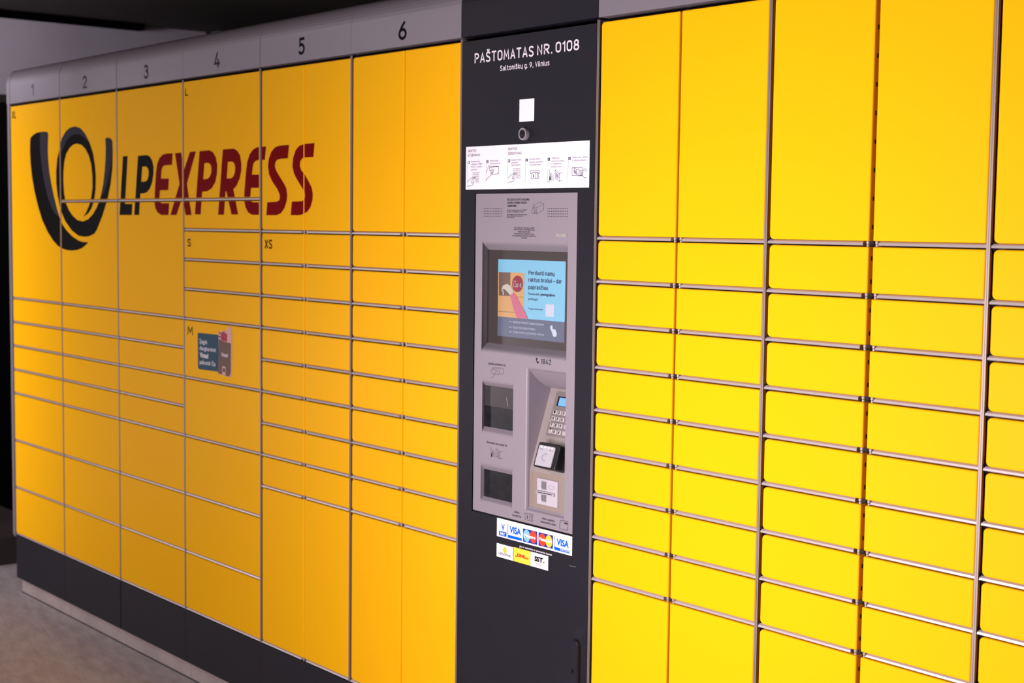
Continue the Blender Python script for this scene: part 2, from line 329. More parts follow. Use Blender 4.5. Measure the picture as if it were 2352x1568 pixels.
# ------------------------------------------------------------------ lettering and logo outlines (on the door plane)
def tr(pts, s, u0, v0): return [P(u0 + x / s, v0 + y / s) for x, y in pts]
A = lambda pts: tr(pts, 4.479, 60, 270)
B = lambda pts: tr(pts, 4.9, 260, 310)
LOGO = [
 ('ink', [A([(45,210),(70,180),(110,155),(160,145),(210,145),(228,160),(226,230),(224,330),(228,430),(240,560),(262,690),(290,820),(320,940),(348,1035),(375,1100),(420,1165),(480,1225),(540,1265),(590,1280),(640,1280),(620,1305),(580,1340),(530,1360),(470,1368),(410,1360),(370,1345),(330,1320),(280,1265),(220,1170),(165,1050),(120,900),(85,750),(60,600),(45,450),(40,330),(42,240)])]),
 ('ink', [A([(345,905),(370,985),(400,1060),(470,1160),(540,1215),(600,1225),(650,1220),(705,1192),(730,1150),(790,1000),(840,830),(870,680),(888,520),(892,350),(888,240),(870,215),(840,205),(815,215),(820,300),(818,420),(810,540),(795,680),(765,820),(730,920),(690,990),(640,1045),(585,1068),(530,1055),(480,1010),(440,950),(410,880),(392,780),(384,650),(385,560),(395,450),(415,370),(450,310),(490,275),(527,268),(570,280),(610,320),(645,390),(670,480),(682,600),(683,720),(670,820),(650,900),(620,970),(590,1020),(640,985),(675,930),(700,850),(715,740),(718,600),(708,480),(690,370),(655,260),(610,170),(560,110),(505,90),(450,105),(410,140),(370,210),(345,320),(320,430),(310,560),(312,680),(325,800)])]),
 ('inkgrey', [A([(145,150),(210,145),(228,160),(226,230),(224,330),(228,430),(240,560),(262,690),(290,820),(320,940),(340,1010),(300,990),(260,920),(220,800),(190,670),(165,520),(150,380),(143,260)])]),
 ('inkgrey', [A([(356,262),(370,210),(410,140),(450,105),(505,90),(560,110),(610,170),(655,260),(600,205),(545,172),(500,172),(460,190),(415,240),(385,310),(360,360)])]),
 ('inkgrey', [A([(815,215),(840,205),(870,215),(888,240),(891,350),(872,500),(845,640),(805,770),(768,815),(795,680),(810,540),(818,420),(820,300)])]),
 ('ink', [B([(110,240),(163,237),(134,775),(217,775),(210,900),(73,900)])]),
 ('ink', [B([(280,235),(380,225),(415,245),(440,290),(455,360),(453,440),(440,530),(415,600),(380,645),(340,657),(307,658),(293,900),(238,900)]), B([(328,357),(370,352),(392,375),(400,410),(398,460),(385,505),(365,522),(317,527)])]),
 ('red', [B([(670,205),(663,335),(600,338),(565,348),(548,380),(542,430),(539,492),(628,490),(620,620),(528,622),(521,710),(525,750),(545,768),(632,768),(623,900),(540,900),(500,870),(475,820),(466,760),(470,640),(483,420),(495,330),(520,260),(560,220),(600,210)])]),
 ('red', [B([(697,205),(765,198),(800,385),(865,190),(932,184),(830,550),(882,900),(815,900),(783,690),(713,900),(645,900),(748,548)])]),
 ('red', [B([(973,182),(1085,172),(1125,195),(1155,250),(1172,340),(1168,440),(1150,530),(1110,600),(1060,632),(1003,637),(985,893),(920,893)]), B([(1027,318),(1070,312),(1095,330),(1107,370),(1105,420),(1090,465),(1065,492),(1014,499)])]),
 ('red', [B([(1235,163),(1355,153),(1395,175),(1430,230),(1443,320),(1443,400),(1425,490),(1390,570),(1353,610),(1408,893),(1333,895),(1275,632),(1265,640),(1247,897),(1182,897)]), B([(1292,302),(1340,298),(1365,320),(1375,360),(1370,420),(1355,465),(1330,487),(1279,490)])]),
 ('red', [B([(1722,128),(1708,280),(1640,280),(1605,290),(1580,320),(1570,380),(1563,447),(1656,445),(1650,593),(1552,595),(1543,710),(1550,745),(1580,757),(1662,757),(1652,898),(1565,898),(1520,870),(1490,810),(1475,740),(1478,640),(1497,400),(1510,300),(1540,210),(1580,160),(1620,138)])]),
 ('red', [B([(1980,110),(1968,262),(1880,268),(1845,280),(1825,310),(1822,355),(1835,400),(1870,460),(1920,540),(1950,600),(1960,670),(1955,740),(1930,820),(1890,880),(1840,902),(1725,902),(1735,757),(1840,750),(1870,735),(1878,700),(1875,670),(1850,610),(1790,520),(1755,440),(1743,350),(1752,270),(1780,190),(1820,140),(1870,120)])]),
 ('red', [B([(2268,90),(2255,247),(2160,252),(2130,262),(2105,300),(2103,350),(2120,400),(2160,450),(2200,520),(2235,590),(2248,660),(2245,730),(2222,810),(2190,860),(2150,885),(2100,902),(2000,902),(2012,750),(2120,745),(2150,730),(2160,690),(2155,640),(2125,590),(2070,500),(2035,430),(2018,350),(2025,260),(2055,170),(2090,125),(2150,100)])]),
]

# ------------------------------------------------------------------ locker units
PITCH = .095
XB = [-2.929, -2.4425, -1.954, -1.463, -.974, -.489, -.002, .488, .978, 1.4715, 1.961]   # module borders
def zr(k): return FL - PITCH * k
ZTOP = FL + .468
dcache = {}
def door_mesh(w, h, rad, rr):
    key = (round(w, 4), round(h, 4), rad, rr)
    if key in dcache: return dcache[key]
    mb = MB(); L = []
    for y, ins in ((.0190, 0.0), (.0035, 0.0), (.0016, .0005), (.0005, .0016), (0, .0035)):
        f = ins * (1 if rr else .4)
        L.append([(a, y, b) for a, b in rrect(-w / 2 + f, w / 2 - f, -h / 2 + f, h / 2 - f, tuple(max(q - f, .0004) for q in rad), 4)])
    n = len(L[0]); vs = [p for l in L for p in l]; fs = []
    for k in range(len(L) - 1):
        for i in range(n):
            j = (i + 1) % n; a = k * n; fs.append((a + j, a + i, a + n + i, a + n + j))
    mb.add(vs, fs); mb.add(L[-1], [tuple(range(n))])
    me = bpy.data.meshes.new('door'); me.from_pydata(mb.v, [], mb.f); me.materials.append(M['yellow']); me.update()
    dcache[key] = me; return me
BIG, SM = .009, .0022
def header_profile(dy=0.0):
    z0, zc, ry, rz = FL + .479, FL + .550, .042, .064
    pr = [(dy, z0)]
    for i in range(11):
        a = math.pi / 2 * i / 10
        pr.append((dy + ry * (1 - math.cos(a)), zc + rz * math.sin(a)))
    pr += [(.60, zc + rz), (.60, z0), (dy + .02, z0)]
    return pr
COLS = []
def column(n, rows, pair, label, gapm=.005, number=None, hs=.0006, letters=()):
    xa, xb = XB[n], XB[n + 1]
    t = thing('parcel_locker', ((xa + xb) / 2, .3, 0), label, 'locker', 'yellow parcel locker units'); COLS.append(t)
    MB().box(xa + .0005, xb - .0005, .0215, .60, .19, FL + .474).box(xa + .0005, xb - .0005, .055, .59, FL + .474, FL + .602).build('cabinet_body', 'dark', t)
    hp = header_profile(); hd = MB().prismx(hp, xa + hs, xb - .0006).build('header_panel', 'silver', t)
    if number:
        s, u0, u1, vb, h, mt = number
        mb = MB(); spx(mb, s, u0, vb, u1, vb, h, 0, .0006, .16); mb.build('number', mt, hd)
    # frame flanges
    MB().box(xa + .0003, xa + .0036, .0004, .0030, zr(13) - .004, ZTOP + .006).build('frame_post', 'steel', t)
    MB().box(xb - .0036, xb - .0003, .0004, .0030, zr(13) - .004, ZTOP + .006).build('frame_post', 'steel', t)
    mid = (xa + .010 + xb - .0045) / 2 + .001
    if pair: spans = [(xa + .0100, mid - gapm / 2, (BIG, SM, SM, BIG)), (mid + gapm / 2, xb - .0045, (SM, SM, SM, SM))]
    else: spans = [(xa + .0062, xb - .0045, (SM,) * 4)]
    for si, (x0, x1, rad) in enumerate(spans):
        for r0, r1 in zip(rows[:-1], rows[1:]):
            zt = ZTOP if r0 is None else zr(r0) - .0056
            zb = zr(r1) + .0050
            w, h = x1 - x0, zt - zb; cx, cz = (x0 + x1) / 2, (zt + zb) / 2
            me = door_mesh(w, h, rad, pair)
            o = link('door', me, t, (cx, 0, cz))
            o.rotation_euler = (random.uniform(-1, 1) * .0006, 0, random.uniform(-1, 1) * .0012)
            # logo pieces on this door
            cl = (x0 + .001, x1 - .001, zb + .001, zt - .001)
            if n <= 4:
                for mt, loops in LOGO:
                    xs = [p[0] for p in loops[0]]; zs = [p[1] for p in loops[0]]
                    if max(xs) < cl[0] or min(xs) > cl[1] or max(zs) < cl[2] or min(zs) > cl[3]: continue
                    mb = MB().flat(loops, -.0007 if mt == 'inkgrey' else -.0005, cl)
                    if mb.v: mb.build('logo_print', mt, o)
            for s, u0, u1, vb, hh, rk in letters:
                if rk == r0 and si == 0:
                    mb = MB(); spx(mb, s, u0, vb, u1, vb, hh, 0, .0006, .17); mb.build('size_letter', 'ink', o)
            if n == 8 and si == 0 or n == 7 and si == 0 and False:
                k = max(2, int(h / .048))
                for q in range(k):
                    zz = zt - h * (q + .5) / k
                    MB().box(x1 - .0008, x1 + .0003, .0085, .0125, zz - .004, zz + .004).build('flange_slot', 'black', o)
        # shelf lips under each row
        for r in rows[1:]:
            z = zr(r); a, b = x0 - (.0055 if si == 0 else 0), x1 + (.0005 if (si == 1 or not pair) else 0)
            if pair and si == 0: b = x1 - .014
            if pair and si == 1: a = x0 + .011
            prof = [(.020, .0044), (.0065, .0044), (.0024, .0014), (.0014, -.0022), (.0030, -.0032), (.020, -.0032)]
            ins = [0.0022, 0.0022, .0008, 0, 0, .001]
            cx = (a + b) / 2
            key = ('lip', round(b - a, 4))
            if key not in dcache:
                mb = MB(); hw = (b - a) / 2
                mb.loft([[(-hw + i, y, zz) for (y, zz), i in zip(prof, ins)], [(hw - i, y, zz) for (y, zz), i in zip(prof, ins)]])
                me = bpy.data.meshes.new('shelf_lip'); me.from_pydata(mb.v, [], mb.f); me.materials.append(M['lip']); me.update(); dcache[key] = me
            link('shelf_lip', dcache[key], t, (cx, 0, z))
            if pair:
                hx = x1 - .0055 if si == 0 else x0 + .0055
                if 'pin' not in dcache:
                    mb = MB().cyl((0, 0, -.0052), (0, 0, 1), .0030, .0040, 10); mb.cyl((0, 0, -.0002), (0, 0, 1), .0036, .0048, 10)
                    me = bpy.data.meshes.new('hinge_pin'); me.from_pydata(mb.v, [], mb.f); me.materials.append(M['pin']); me.update(); dcache['pin'] = me
                link('hinge_pin', dcache['pin'], t, (hx, .0065, z))
    # base
    e = {1: (.0002, .0045), 2: (.0012, .0012), 0: (0, .0002)}.get(n, (.0002, .0002))
    top = zr(13) - .0065
    MB().box(xa + e[0], xb - e[1], 0.0012, .56, FL - 1.414, top, .0008).build('kick_panel', 'anth', t)
    MB().box(xa + (.010 if n == 0 else .0015), xb - .0015, .020, .54, .004, FL - 1.414).build('plinth', 'plinth', t)
    MB().box(xa + (.010 if n == 0 else 0), xb, .018, .545, 0, .004).build('seal_strip', 'seal', t)
    return t
N = None
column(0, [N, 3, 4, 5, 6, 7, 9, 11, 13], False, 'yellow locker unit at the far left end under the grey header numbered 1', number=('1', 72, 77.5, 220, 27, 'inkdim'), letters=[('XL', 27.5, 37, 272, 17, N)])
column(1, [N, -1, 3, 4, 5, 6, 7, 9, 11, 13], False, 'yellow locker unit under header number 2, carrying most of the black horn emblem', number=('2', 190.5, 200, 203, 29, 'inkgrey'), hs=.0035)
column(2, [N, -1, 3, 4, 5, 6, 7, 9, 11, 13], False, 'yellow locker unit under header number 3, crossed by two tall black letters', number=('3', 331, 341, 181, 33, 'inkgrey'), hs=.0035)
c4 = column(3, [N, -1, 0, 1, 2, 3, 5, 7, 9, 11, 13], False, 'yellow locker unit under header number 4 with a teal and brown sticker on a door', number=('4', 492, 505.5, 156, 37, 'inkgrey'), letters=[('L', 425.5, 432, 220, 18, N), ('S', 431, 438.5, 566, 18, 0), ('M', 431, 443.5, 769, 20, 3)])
R8 = [N, 0, 1, 2, 3, 4, 5, 6, 7, 8, 13]
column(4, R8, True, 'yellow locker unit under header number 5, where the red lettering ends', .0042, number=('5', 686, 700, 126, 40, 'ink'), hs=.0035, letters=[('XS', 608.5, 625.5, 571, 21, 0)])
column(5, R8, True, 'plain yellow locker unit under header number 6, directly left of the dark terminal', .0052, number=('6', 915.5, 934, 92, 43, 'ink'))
column(7, R8, True, 'bright yellow locker unit directly right of the dark payment terminal', .0058)
column(8, R8, True, 'second yellow locker unit right of the terminal, black slots in its middle gap', .0090)
column(9, R8, True, 'yellow locker unit cut off by the right edge of the photo', .0070)
# silver end trim on column 1
x0, x1 = XB[0] - .043, XB[0] - .0035
mb = MB(); zt = FL + .479
prof = [(x1, -.001), (x0 + .016, -.001), (x0 + .006, .003), (x0 + .0015, .010), (x0, .020), (x0, .58), (x1, .58)]
L = [[(x, y, z) for x, y in prof] for z in (zr(13) - .004, zt - .001)]
L.insert(0, [(x + (.006 if x < x0 + .01 else 0), y + .004, zr(13) - .014) for x, y in prof])
mb.loft(L); mb.build('end_trim', 'silver', COLS[0])
hp = header_profile(-.001); zc = FL + .550
a = [[(x1 + .003 , y, z) for y, z in hp], [(x0 + .010, y, z) for y, z in hp],
     [(x0 + .003, y + (.004 if y < .3 else 0), z - (.003 if z > zc else 0)) for y, z in hp], [(x0, y + (.016 if y < .3 else 0), z - (.010 if z > zc else 0)) for y, z in hp]]
MB().loft(a, True).build('end_cap', 'silver', COLS[0])

# teal / brown sticker on door M of column 4
st_door = [o for o in c4.children if o.name.startswith('door')][5]
S5 = lambda pts: tr(pts, 11.2, 440, 740)
mb = MB().flat([S5([(160,290),(185,268),(720,325),(720,1280),(640,1262),(200,1205),(170,1160)])], -.0006)
M['teal'] = mat('teal_vinyl', (0.003, 0.045, 0.085), .45, var=.03)
M['brownv'] = mat('brown_vinyl', (0.13, 0.07, 0.055), .45, var=.05)
M['pinkv'] = mat('pink_vinyl', (0.62, 0.35, 0.33), .45, var=.05)
M['crimson'] = mat('crimson_vinyl', (0.35, 0.02, 0.04), .45, var=.05)
M['navy'] = mat('navy_vinyl', (0.03, 0.03, 0.13), .45, var=.05)
mb.build('promo_sticker', 'teal', st_door, label='teal sticker panel with white lettering')
mb = MB().flat([S5([(700,230),(760,250),(840,190),(890,270),(935,130),(965,108),(1000,115),(1030,170),(1045,350),(1045,800),(1030,1340),(1015,1420),(960,1405),(700,1325),(675,1285),(705,1200)])], -.0009)
mb.build('promo_parcel', 'pinkv', st_door, label='pink edged cut-out of a hand holding a brown parcel')
mb = MB().flat([S5([(712,450),(1020,545),(1015,1300),(975,1400),(690,1310),(690,1200)])], -.0012); mb.build('promo_parcel_front', 'brownv', st_door)
mb = MB().flat([S5([(765,270),(835,232),(890,300),(925,290),(920,500),(762,455)])], -.0012); mb.build('promo_glove', 'crimson', st_door)
mb = MB()
for k in range(3): mb.flat([S5([(710, 250 + k * 95), (755, 262 + k * 95), (755, 300 + k * 95), (710, 288 + k * 95)])], -.0012)
mb.build('promo_stripe', 'navy', st_door)
mb = MB()
for s, x0_, x1_, yb_, h_, sl, bo in (('Įsigyk', 213, 415, 540, 105, 15, 0.01), ('daugkartinę', 215, 632, 720, 105, 30, 0.01), ('Vinted', 220, 435, 905, 120, 10, .035), ('pakuotę čia', 220, 622, 1085, 110, 25, .01)):
    tpx(mb, s, 440 + x0_ / 11.2, 740 + yb_ / 11.2, 440 + x1_ / 11.2, 740 + (yb_ + sl) / 11.2, h_ / 11.2, 0, .0010, bo)
tpx(mb, 'Vinted', 440 + 775 / 11.2, 740 + 870 / 11.2, 440 + 940 / 11.2, 740 + 900 / 11.2, 8.5, 0, .0015, .02)
mb.build('promo_lettering', 'whiteink', st_door, kind='stuff')
mb = MB().flat([S5([(800,1125),(885,1145),(885,1365),(800,1340)])], -.0014); mb.build('promo_tag', 'pinkv', st_door)
mb = MB()
for k in range(4): mb.stroke(S5([(822, 1185 + k * 25), (868, 1195 + k * 25)]), .0022, -.0017)
mb.build('promo_tag_print', 'ink', st_door)

# ------------------------------------------------------------------ payment terminal
xa, xb = XB[6], XB[7]
K = thing('payment_terminal', ((xa + xb) / 2, .3, 0), 'dark anthracite parcel terminal with silver screen and keypad bezel', 'terminal')
MB().box(xa + .0005, xb - .0005, .08, .60, .19, FL + .474).build('cabinet_body', 'dark', K)
MB().prismx(header_profile(-.0015), xa + .0006, xb - .0006).build('header_panel', 'anth', K)
MB().box(xa + .0003, xa + .0030, .0004, .079, .19, ZTOP + .006).build('frame_post', 'steel', K)
MB().box(xb - .0034, xb - .0006, .0004, .079, .19, ZTOP + .006).build('frame_post', 'steel', K)
px0, px1 = xa + .0036, xb - .0045
pz0, pz1 = FL - 1.414, ZTOP - .001
# bezel outline
bz = box_px(1089, 1319.5, 443.5, 1197)
_tl, _tr, _bl, _br = P(1093, 445), P(1326, 442), P(1084.6, 1169.5), P(1313, 1227)
bz = ((_tl[0] + _bl[0]) / 2, (_tr[0] + _br[0]) / 2, (_bl[1] + _br[1]) / 2, (_tl[1] + _tr[1]) / 2)
print('BEZEL', bz, _tl, _tr, _bl, _br)
m = .0022
mb = MB().flat([rect(px0, px1, pz0, pz1), rect(bz[0] - m, bz[1] + m, bz[2] - m - .001, bz[3] + m)], 0)
mb.box(px0, px0 + .0005, 0.0001, .015, pz0, pz1); mb.box(px1 - .0005, px1, 0.0001, .015, pz0, pz1); mb.box(px0, px1, 0.0001, .015, pz1 - .0005, pz1)
mb.build('front_panel', 'anth', K)
MB().box(bz[0] - .006, bz[0] - .0001, .004, .006, bz[2] - .006, bz[3] + .006).box(bz[1] + .0001, bz[1] + .006, .004, .006, bz[2] - .006, bz[3] + .006).box(bz[0], bz[1], .004, .006, bz[3], bz[3] + .006).box(bz[0], bz[1], .004, .006, bz[2] - .006, bz[2]).build('bezel_gasket', 'black', K)
MB().box(xa, xb, .020, .54, .004, FL - 1.414).build('plinth', 'plinth', K)
MB().box(xa, xb, .018, .545, 0, .004).build('seal_strip', 'seal', K)
BY = .0015
def avg_rect(tl, tr_, bl, br, y):
    a, b, c, e = P(*tl, y), P(*tr_, y), P(*bl, y), P(*br, y)
    return ((a[0] + c[0]) / 2, (b[0] + e[0]) / 2, (c[1] + e[1]) / 2, (a[1] + b[1]) / 2)
D1 = .028
so = avg_rect((1108, 553), (1304, 553), (1106, 806), (1301, 829), BY)
si_ = list(avg_rect((1120.5, 574), (1304, 578), (1119.5, 787), (1301, 806), BY + D1)); si_[1] = so[1] - .003
to_ = avg_rect((1108, 872), (1179, 879), (1107, 993), (1178, 1006), BY)
ti_ = list(avg_rect((1113, 884), (1180, 893), (1112.5, 978), (1178, 990), BY + .012)); ti_[1] = to_[1] - .002
bo_ = avg_rect((1104, 1062), (1177, 1074), (1104, 1151), (1176, 1168), BY)
bi_ = list(avg_rect((1112, 1076), (1177, 1090), (1111.5, 1138), (1176, 1155), BY + .012)); bi_[1] = bo_[1] - .002
ro_ = avg_rect((1208.5, 843), (1300, 853), (1206, 1172), (1296, 1192), BY)
print('screen', so, si_, 'printer', to_, ti_, 'scan', bo_, bi_, 'pin', ro_)
for q in (so, to_, bo_, ro_): assert q[0] > bz[0] and q[1] < bz[1], q
mb = MB().flat([rect(*bz)] + [rrect(*q, .004, 3) for q in (so, to_, bo_, ro_)], BY)
mb.box(bz[0], bz[0] + .0004, BY + .0001, .02, bz[2], bz[3]); mb.box(bz[0], bz[1], BY + .0001, .02, bz[2], bz[2] + .0004)
def lip(mb, o, i, dep):
    L = []
    for f, g in ((0, 0), (.14, .03), (.32, .13), (.50, .33), (.70, .62), (1, 1)):
        q = [o[k] + (i[k] - o[k]) * f for k in range(4)]
        r = .004 * (1 - f) + .001
        L.append([(a, BY + dep * g, b) for a, b in rrect(*q, r, 3)])
    mb.loft(L, False, True)
lip(mb, so, si_, D1); lip(mb, to_, ti_, .012); lip(mb, bo_, bi_, .012)
# pin-pad bay
xl, xr = ro_[0] + .004, ro_[1] - .003
yD, zD = PX(1266, 890, xl); y2, z2 = PX(1214, 1080, xl); y3, z3 = PX(1212, 1162, xl)
print('bay', yD, zD, y2, z2, y3, z3)
y2 = max(y2, .012); y3 = y2
zb3 = z3
lip2 = [ro_[0] + .004, ro_[1] - .003, ro_[2] + .004, ro_[3] - .006]
L = []
for f, g in ((0, 0), (.2, .05), (.5, .25), (.8, .6), (1, 1)):
    q = [ro_[k] + (lip2[k] - ro_[k]) * f for k in range(4)]
    L.append([(a, BY + .006 * g, b) for a, b in rrect(*q, .004 * (1 - f) + .0005, 3)])
mb.loft(L, False, True)
y0 = BY + .006; zt_, zb_ = lip2[3], lip2[2]
roof = []
for i in range(9):
    a = i / 8; roof.append((y0 + (yD - y0) * a, zt_ + (zD - zt_) * (1 - (1 - a) ** 1.6)))
side = roof + [(y2, z2), (y2, zb3), (y0, zb_)]
for X in (xl, xr): mb.add([(X, y, z) for y, z in side], [tuple(range(len(side)))])
for (ya, za), (yb, zb) in zip(roof[:-1], roof[1:]): mb.add([(xl, ya, za), (xr, ya, za), (xr, yb, zb), (xl, yb, zb)], [(0, 1, 2, 3)], True)
mb.add([(xl, y2, zb3), (xr, y2, zb3), (xr, y0, zb_), (xl, y0, zb_)], [(0, 1, 2, 3)])
BZ = mb.build('bezel', 'bezel', K)
# screen
M['scrframe'] = mat('dark_screen_frame', (0.055, 0.045, 0.045), .3, var=.05)
SY = BY + D1
SC = MB().box(si_[0] - .004, si_[1] + .01, SY, SY + .01, si_[2] - .004, si_[3] + .004).build('screen', 'scrframe', K)
def em(name, col, e=.10): M[name] = mat(name, col, .3, emit=e)
em('screen_blue', (0.17, 0.40, 0.55)); em('screen_slate', (0.10, 0.115, 0.17)); em('screen_tan', (0.46, 0.27, 0.12)); em('screen_brown', (0.13, 0.09, 0.07))
em('screen_wine', (0.22, 0.035, 0.05)); em('screen_pink', (0.42, 0.12, 0.19)); em('screen_skin', (0.42, 0.38, 0.33)); em('screen_ink', (0.045, 0.06, 0.12)); em('screen_pale', (0.42, 0.45, 0.55))
S6 = lambda pts: [P(1080 + x / 6.03, 560 + y / 6.03, SY) for x, y in pts]
def scr(name, mt, k, *polys):
    mb = MB()
    for p in polys: mb.flat([S6(p)], SY - .0003 * k)
    return mb.build(name, mt, SC)
scr('display_image', 'screen_blue', 1, [(390,210),(1325,243),(1310,1082),(384,1002)])
scr('display_footer', 'screen_slate', 1, [(384,1002),(1310,1082),(1305,1370),(380,1270)])
scr('display_locker', 'screen_tan', 2, [(390,388),(752,402),(745,985),(745,1035),(384,1002)])
scr('display_opening', 'screen_brown', 3, [(402,390),(560,396),(556,722),(400,715)])
scr('display_line', 'screen_brown', 3, [(388,930),(740,950),(740,956),(388,936)], [(556,725),(745,735),(745,740),(556,730)])
scr('display_badge', 'screen_wine', 4, [(660 + 75 * math.cos(a * .2618), 553 + 115 * math.sin(a * .2618)) for a in range(24)])
scr('display_sleeve', 'screen_pink', 5, [(600,672),(640,715),(700,830),(760,930),(805,1036),(655,1024),(600,880),(560,715)])
scr('display_hand', 'screen_skin', 6, [(460,575),(520,552),(560,575),(600,640),(605,680),(560,708),(525,665),(490,630),(470,625),(455,660),(440,640)])
scr('display_keys', 'screen_skin', 6, [(455,620),(470,640),(475,700),(462,712),(455,660)])
scr('display_pointer', 'screen_pale', 3, [(1112,1140),(1130,1125),(1147,1140),(1145,1175),(1185,1185),(1205,1240),(1200,1275),(1175,1290),(1150,1275),(1132,1215),(1112,1170)])
scr('display_panel', 'screen_pale', 2, [(1048,832),(1165,838),(1160,1012),(1045,1005)])
def s6t(mb, s, x0_, x1_, yb_, h_, sl, bo=.0, k=4):
    tpx(mb, s, 1080 + x0_ / 6.03, 560 + yb_ / 6.03, 1080 + x1_ / 6.03, 560 + (yb_ + sl) / 6.03, h_ / 6.03, SY, .0003 * k, bo)
mb = MB()
for a_ in (('Perduoti namų', 812, 1170, 428, 17), ('raktus broliui – dar', 810, 1270, 526, 22), ('paprasčiau', 810, 1078, 628, 12)): spx(mb, a_[0], 1080 + a_[1] / 6.03, 560 + a_[3] / 6.03, 1080 + a_[2] / 6.03, 560 + (a_[3] + a_[4]) / 6.03, 60 / 6.03, SY, .0012, .17)
s6t(mb, 'Pasinaudok', 808, 965, 706, 34, 7, .0); s6t(mb, 'pasaugojimo', 978, 1180, 716, 34, 9, .03); s6t(mb, 'paslauga!', 808, 942, 775, 34, 6, .0)
s6t(mb, 'Daugiau informacijos:', 808, 1015, 908, 22, 8, .0)
mb.build('display_text', 'screen_ink', SC, kind='stuff')
mb = MB()
s6t(mb, 'NORĖDAMI PRADĖTI, PALIESKITE EKRANĄ', 595, 1028, 1095, 26, 35, .01); s6t(mb, 'TOUCH THE SCREEN TO BEGIN', 595, 905, 1168, 26, 28, .01); s6t(mb, 'ЧТОБЫ НАЧАТЬ, КОСНИТЕСЬ ЭКРАНА', 595, 1028, 1235, 26, 35, .01)
s6t(mb, 'tik', 610, 645, 528, 24, 0, .0, 6); s6t(mb, '1,20 €', 605, 720, 596, 50, 4, .0, 6)
for yy in (1074, 1150, 1216): mb.stroke(S6([(545, yy), (575, yy + 2)]), .0012, SY - .0009)
mb.build('display_caption', 'screen_pale', SC, kind='stuff')
# glass windows of the printer and the scanner
M['winup'] = mat('smoked_glass', (0.045, 0.04, 0.043), .28, spec=.3)
M['windark'] = mat('dark_glass', (0.014, 0.013, 0.016), .28, spec=.3, var=.3, vscale=60)
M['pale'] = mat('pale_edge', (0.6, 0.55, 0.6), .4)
wy = BY + .012
tw = MB().box(ti_[0] - .004, ti_[1] + .006, wy, wy + .012, ti_[2] - .004, ti_[3] + .004).build('label_printer_window', 'windark', K)
zm = P(1145, 935, wy)[1]
MB().box(ti_[0], ti_[1], wy - .001, wy - .0002, zm, ti_[3]).build('printer_flap', 'winup', tw)
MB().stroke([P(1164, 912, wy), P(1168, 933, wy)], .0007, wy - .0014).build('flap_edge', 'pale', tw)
MB().box(bi_[0] - .004, bi_[1] + .006, wy, wy + .012, bi_[2] - .004, bi_[3] + .004).build('scanner_window', 'windark', K)
# keypad face
M['keypl'] = mat('beige_key_plate', (0.25, 0.21, 0.20), .4, metal=.3)
M['padplate'] = mat('brushed_pad_plate', (0.40, 0.34, 0.33), .4, metal=.4, bump=.1)
M['lowplate'] = mat('beige_pad_front', (0.30, 0.235, 0.205), .45, metal=.2, bump=.1)
ex = Vector((1, 0, 0)); eb = Vector((0, y2, z2)); et = Vector((0, yD, zD)); up = (et - eb).normalized(); nn = ex.cross(up).normalized()
if nn.y > 0: nn = -nn
def SP(u, v): h = hit(u, v, Vector((xl, y2, z2)), nn); return (h.x, (h - eb).dot(up))
def S3(off=0.0): return lambda a, b: tuple(Vector((a, 0, 0)) + eb + up * b + nn * off)
Lk = (et - eb).length
def slab(mb, pts, o0, o1):
    f0, f1 = S3(o0), S3(o1); mb.loft([[f0(a, b) for a, b in pts], [f1(a, b) for a, b in pts]])
mb = MB(); slab(mb, rect(xl, xr, 0, Lk), -.004, 0); PAD = mb.build('pin_pad', 'padplate', K)
mb = MB(); mb.box(xl, xr, y2, y2 + .004, zb3, z2); CR = mb.build('card_reader', 'lowplate', K)
kp = [SP(1280, 899), SP(1254, 999.5)]
kx0 = kp[0][0]; kz1, kz0 = kp[0][1], kp[1][1]
kx0 = (kp[0][0] + kp[1][0]) / 2
kx1 = xr - .003
mb = MB(); slab(mb, rrect(kx0, kx1, kz0, kz1, .002), .0001, .0014); mb.build('keypad_plate', 'keypl', PAD)
print('key', kp, SP(1283, 910), SP(1278, 932), 'xr', xr, 'Lk', Lk)
q0, q1 = SP(1284, 910), SP(1279, 932)
sx0 = (q0[0] + q1[0]) / 2
mb = MB(); slab(mb, rect(sx0, kx1 - .004, q1[1], q0[1]), .0014, .0018); mb.build('display_frame', 'black', PAD)
em('lcd_blue', (0.10, 0.26, 0.62), .9)
mb = MB(); slab(mb, rect(sx0 + .006, kx1 - .008, q1[1] + .001, q0[1] - .003), .0018, .0021); mb.build('lcd', 'lcd_blue', PAD)
keyc = [('1', 1277.5, 946.5), ('2', 1287, 948), ('3', 1297, 950), ('4', 1273, 961), ('5', 1283, 962.5), ('6', 1293.5, 964.5), ('7', 1269, 975.5), ('8', 1279, 977), ('9', 1289, 979), ('*', 1264.5, 990), ('0', 1275, 992), ('#', 1285.5, 993.5)]
cols = {}
g = [SP(u, v) for _, u, v in keyc]
rowb = [sum(g[r * 3 + c][1] for c in range(3)) / 3 for r in range(4)]
colx = [sum(g[r * 3 + c][0] for r in range(4)) / 4 for c in range(3)]
colx.append(colx[2] + (colx[2] - colx[1]) * 1.15)
print('cols', colx, 'rows', rowb)
kw, kh = (colx[1] - colx[0]) * .40, (rowb[0] - rowb[1]) * .34
M['key'] = mat('key_metal', (0.52, 0.47, 0.49), .35, metal=.3)
tx = MB()
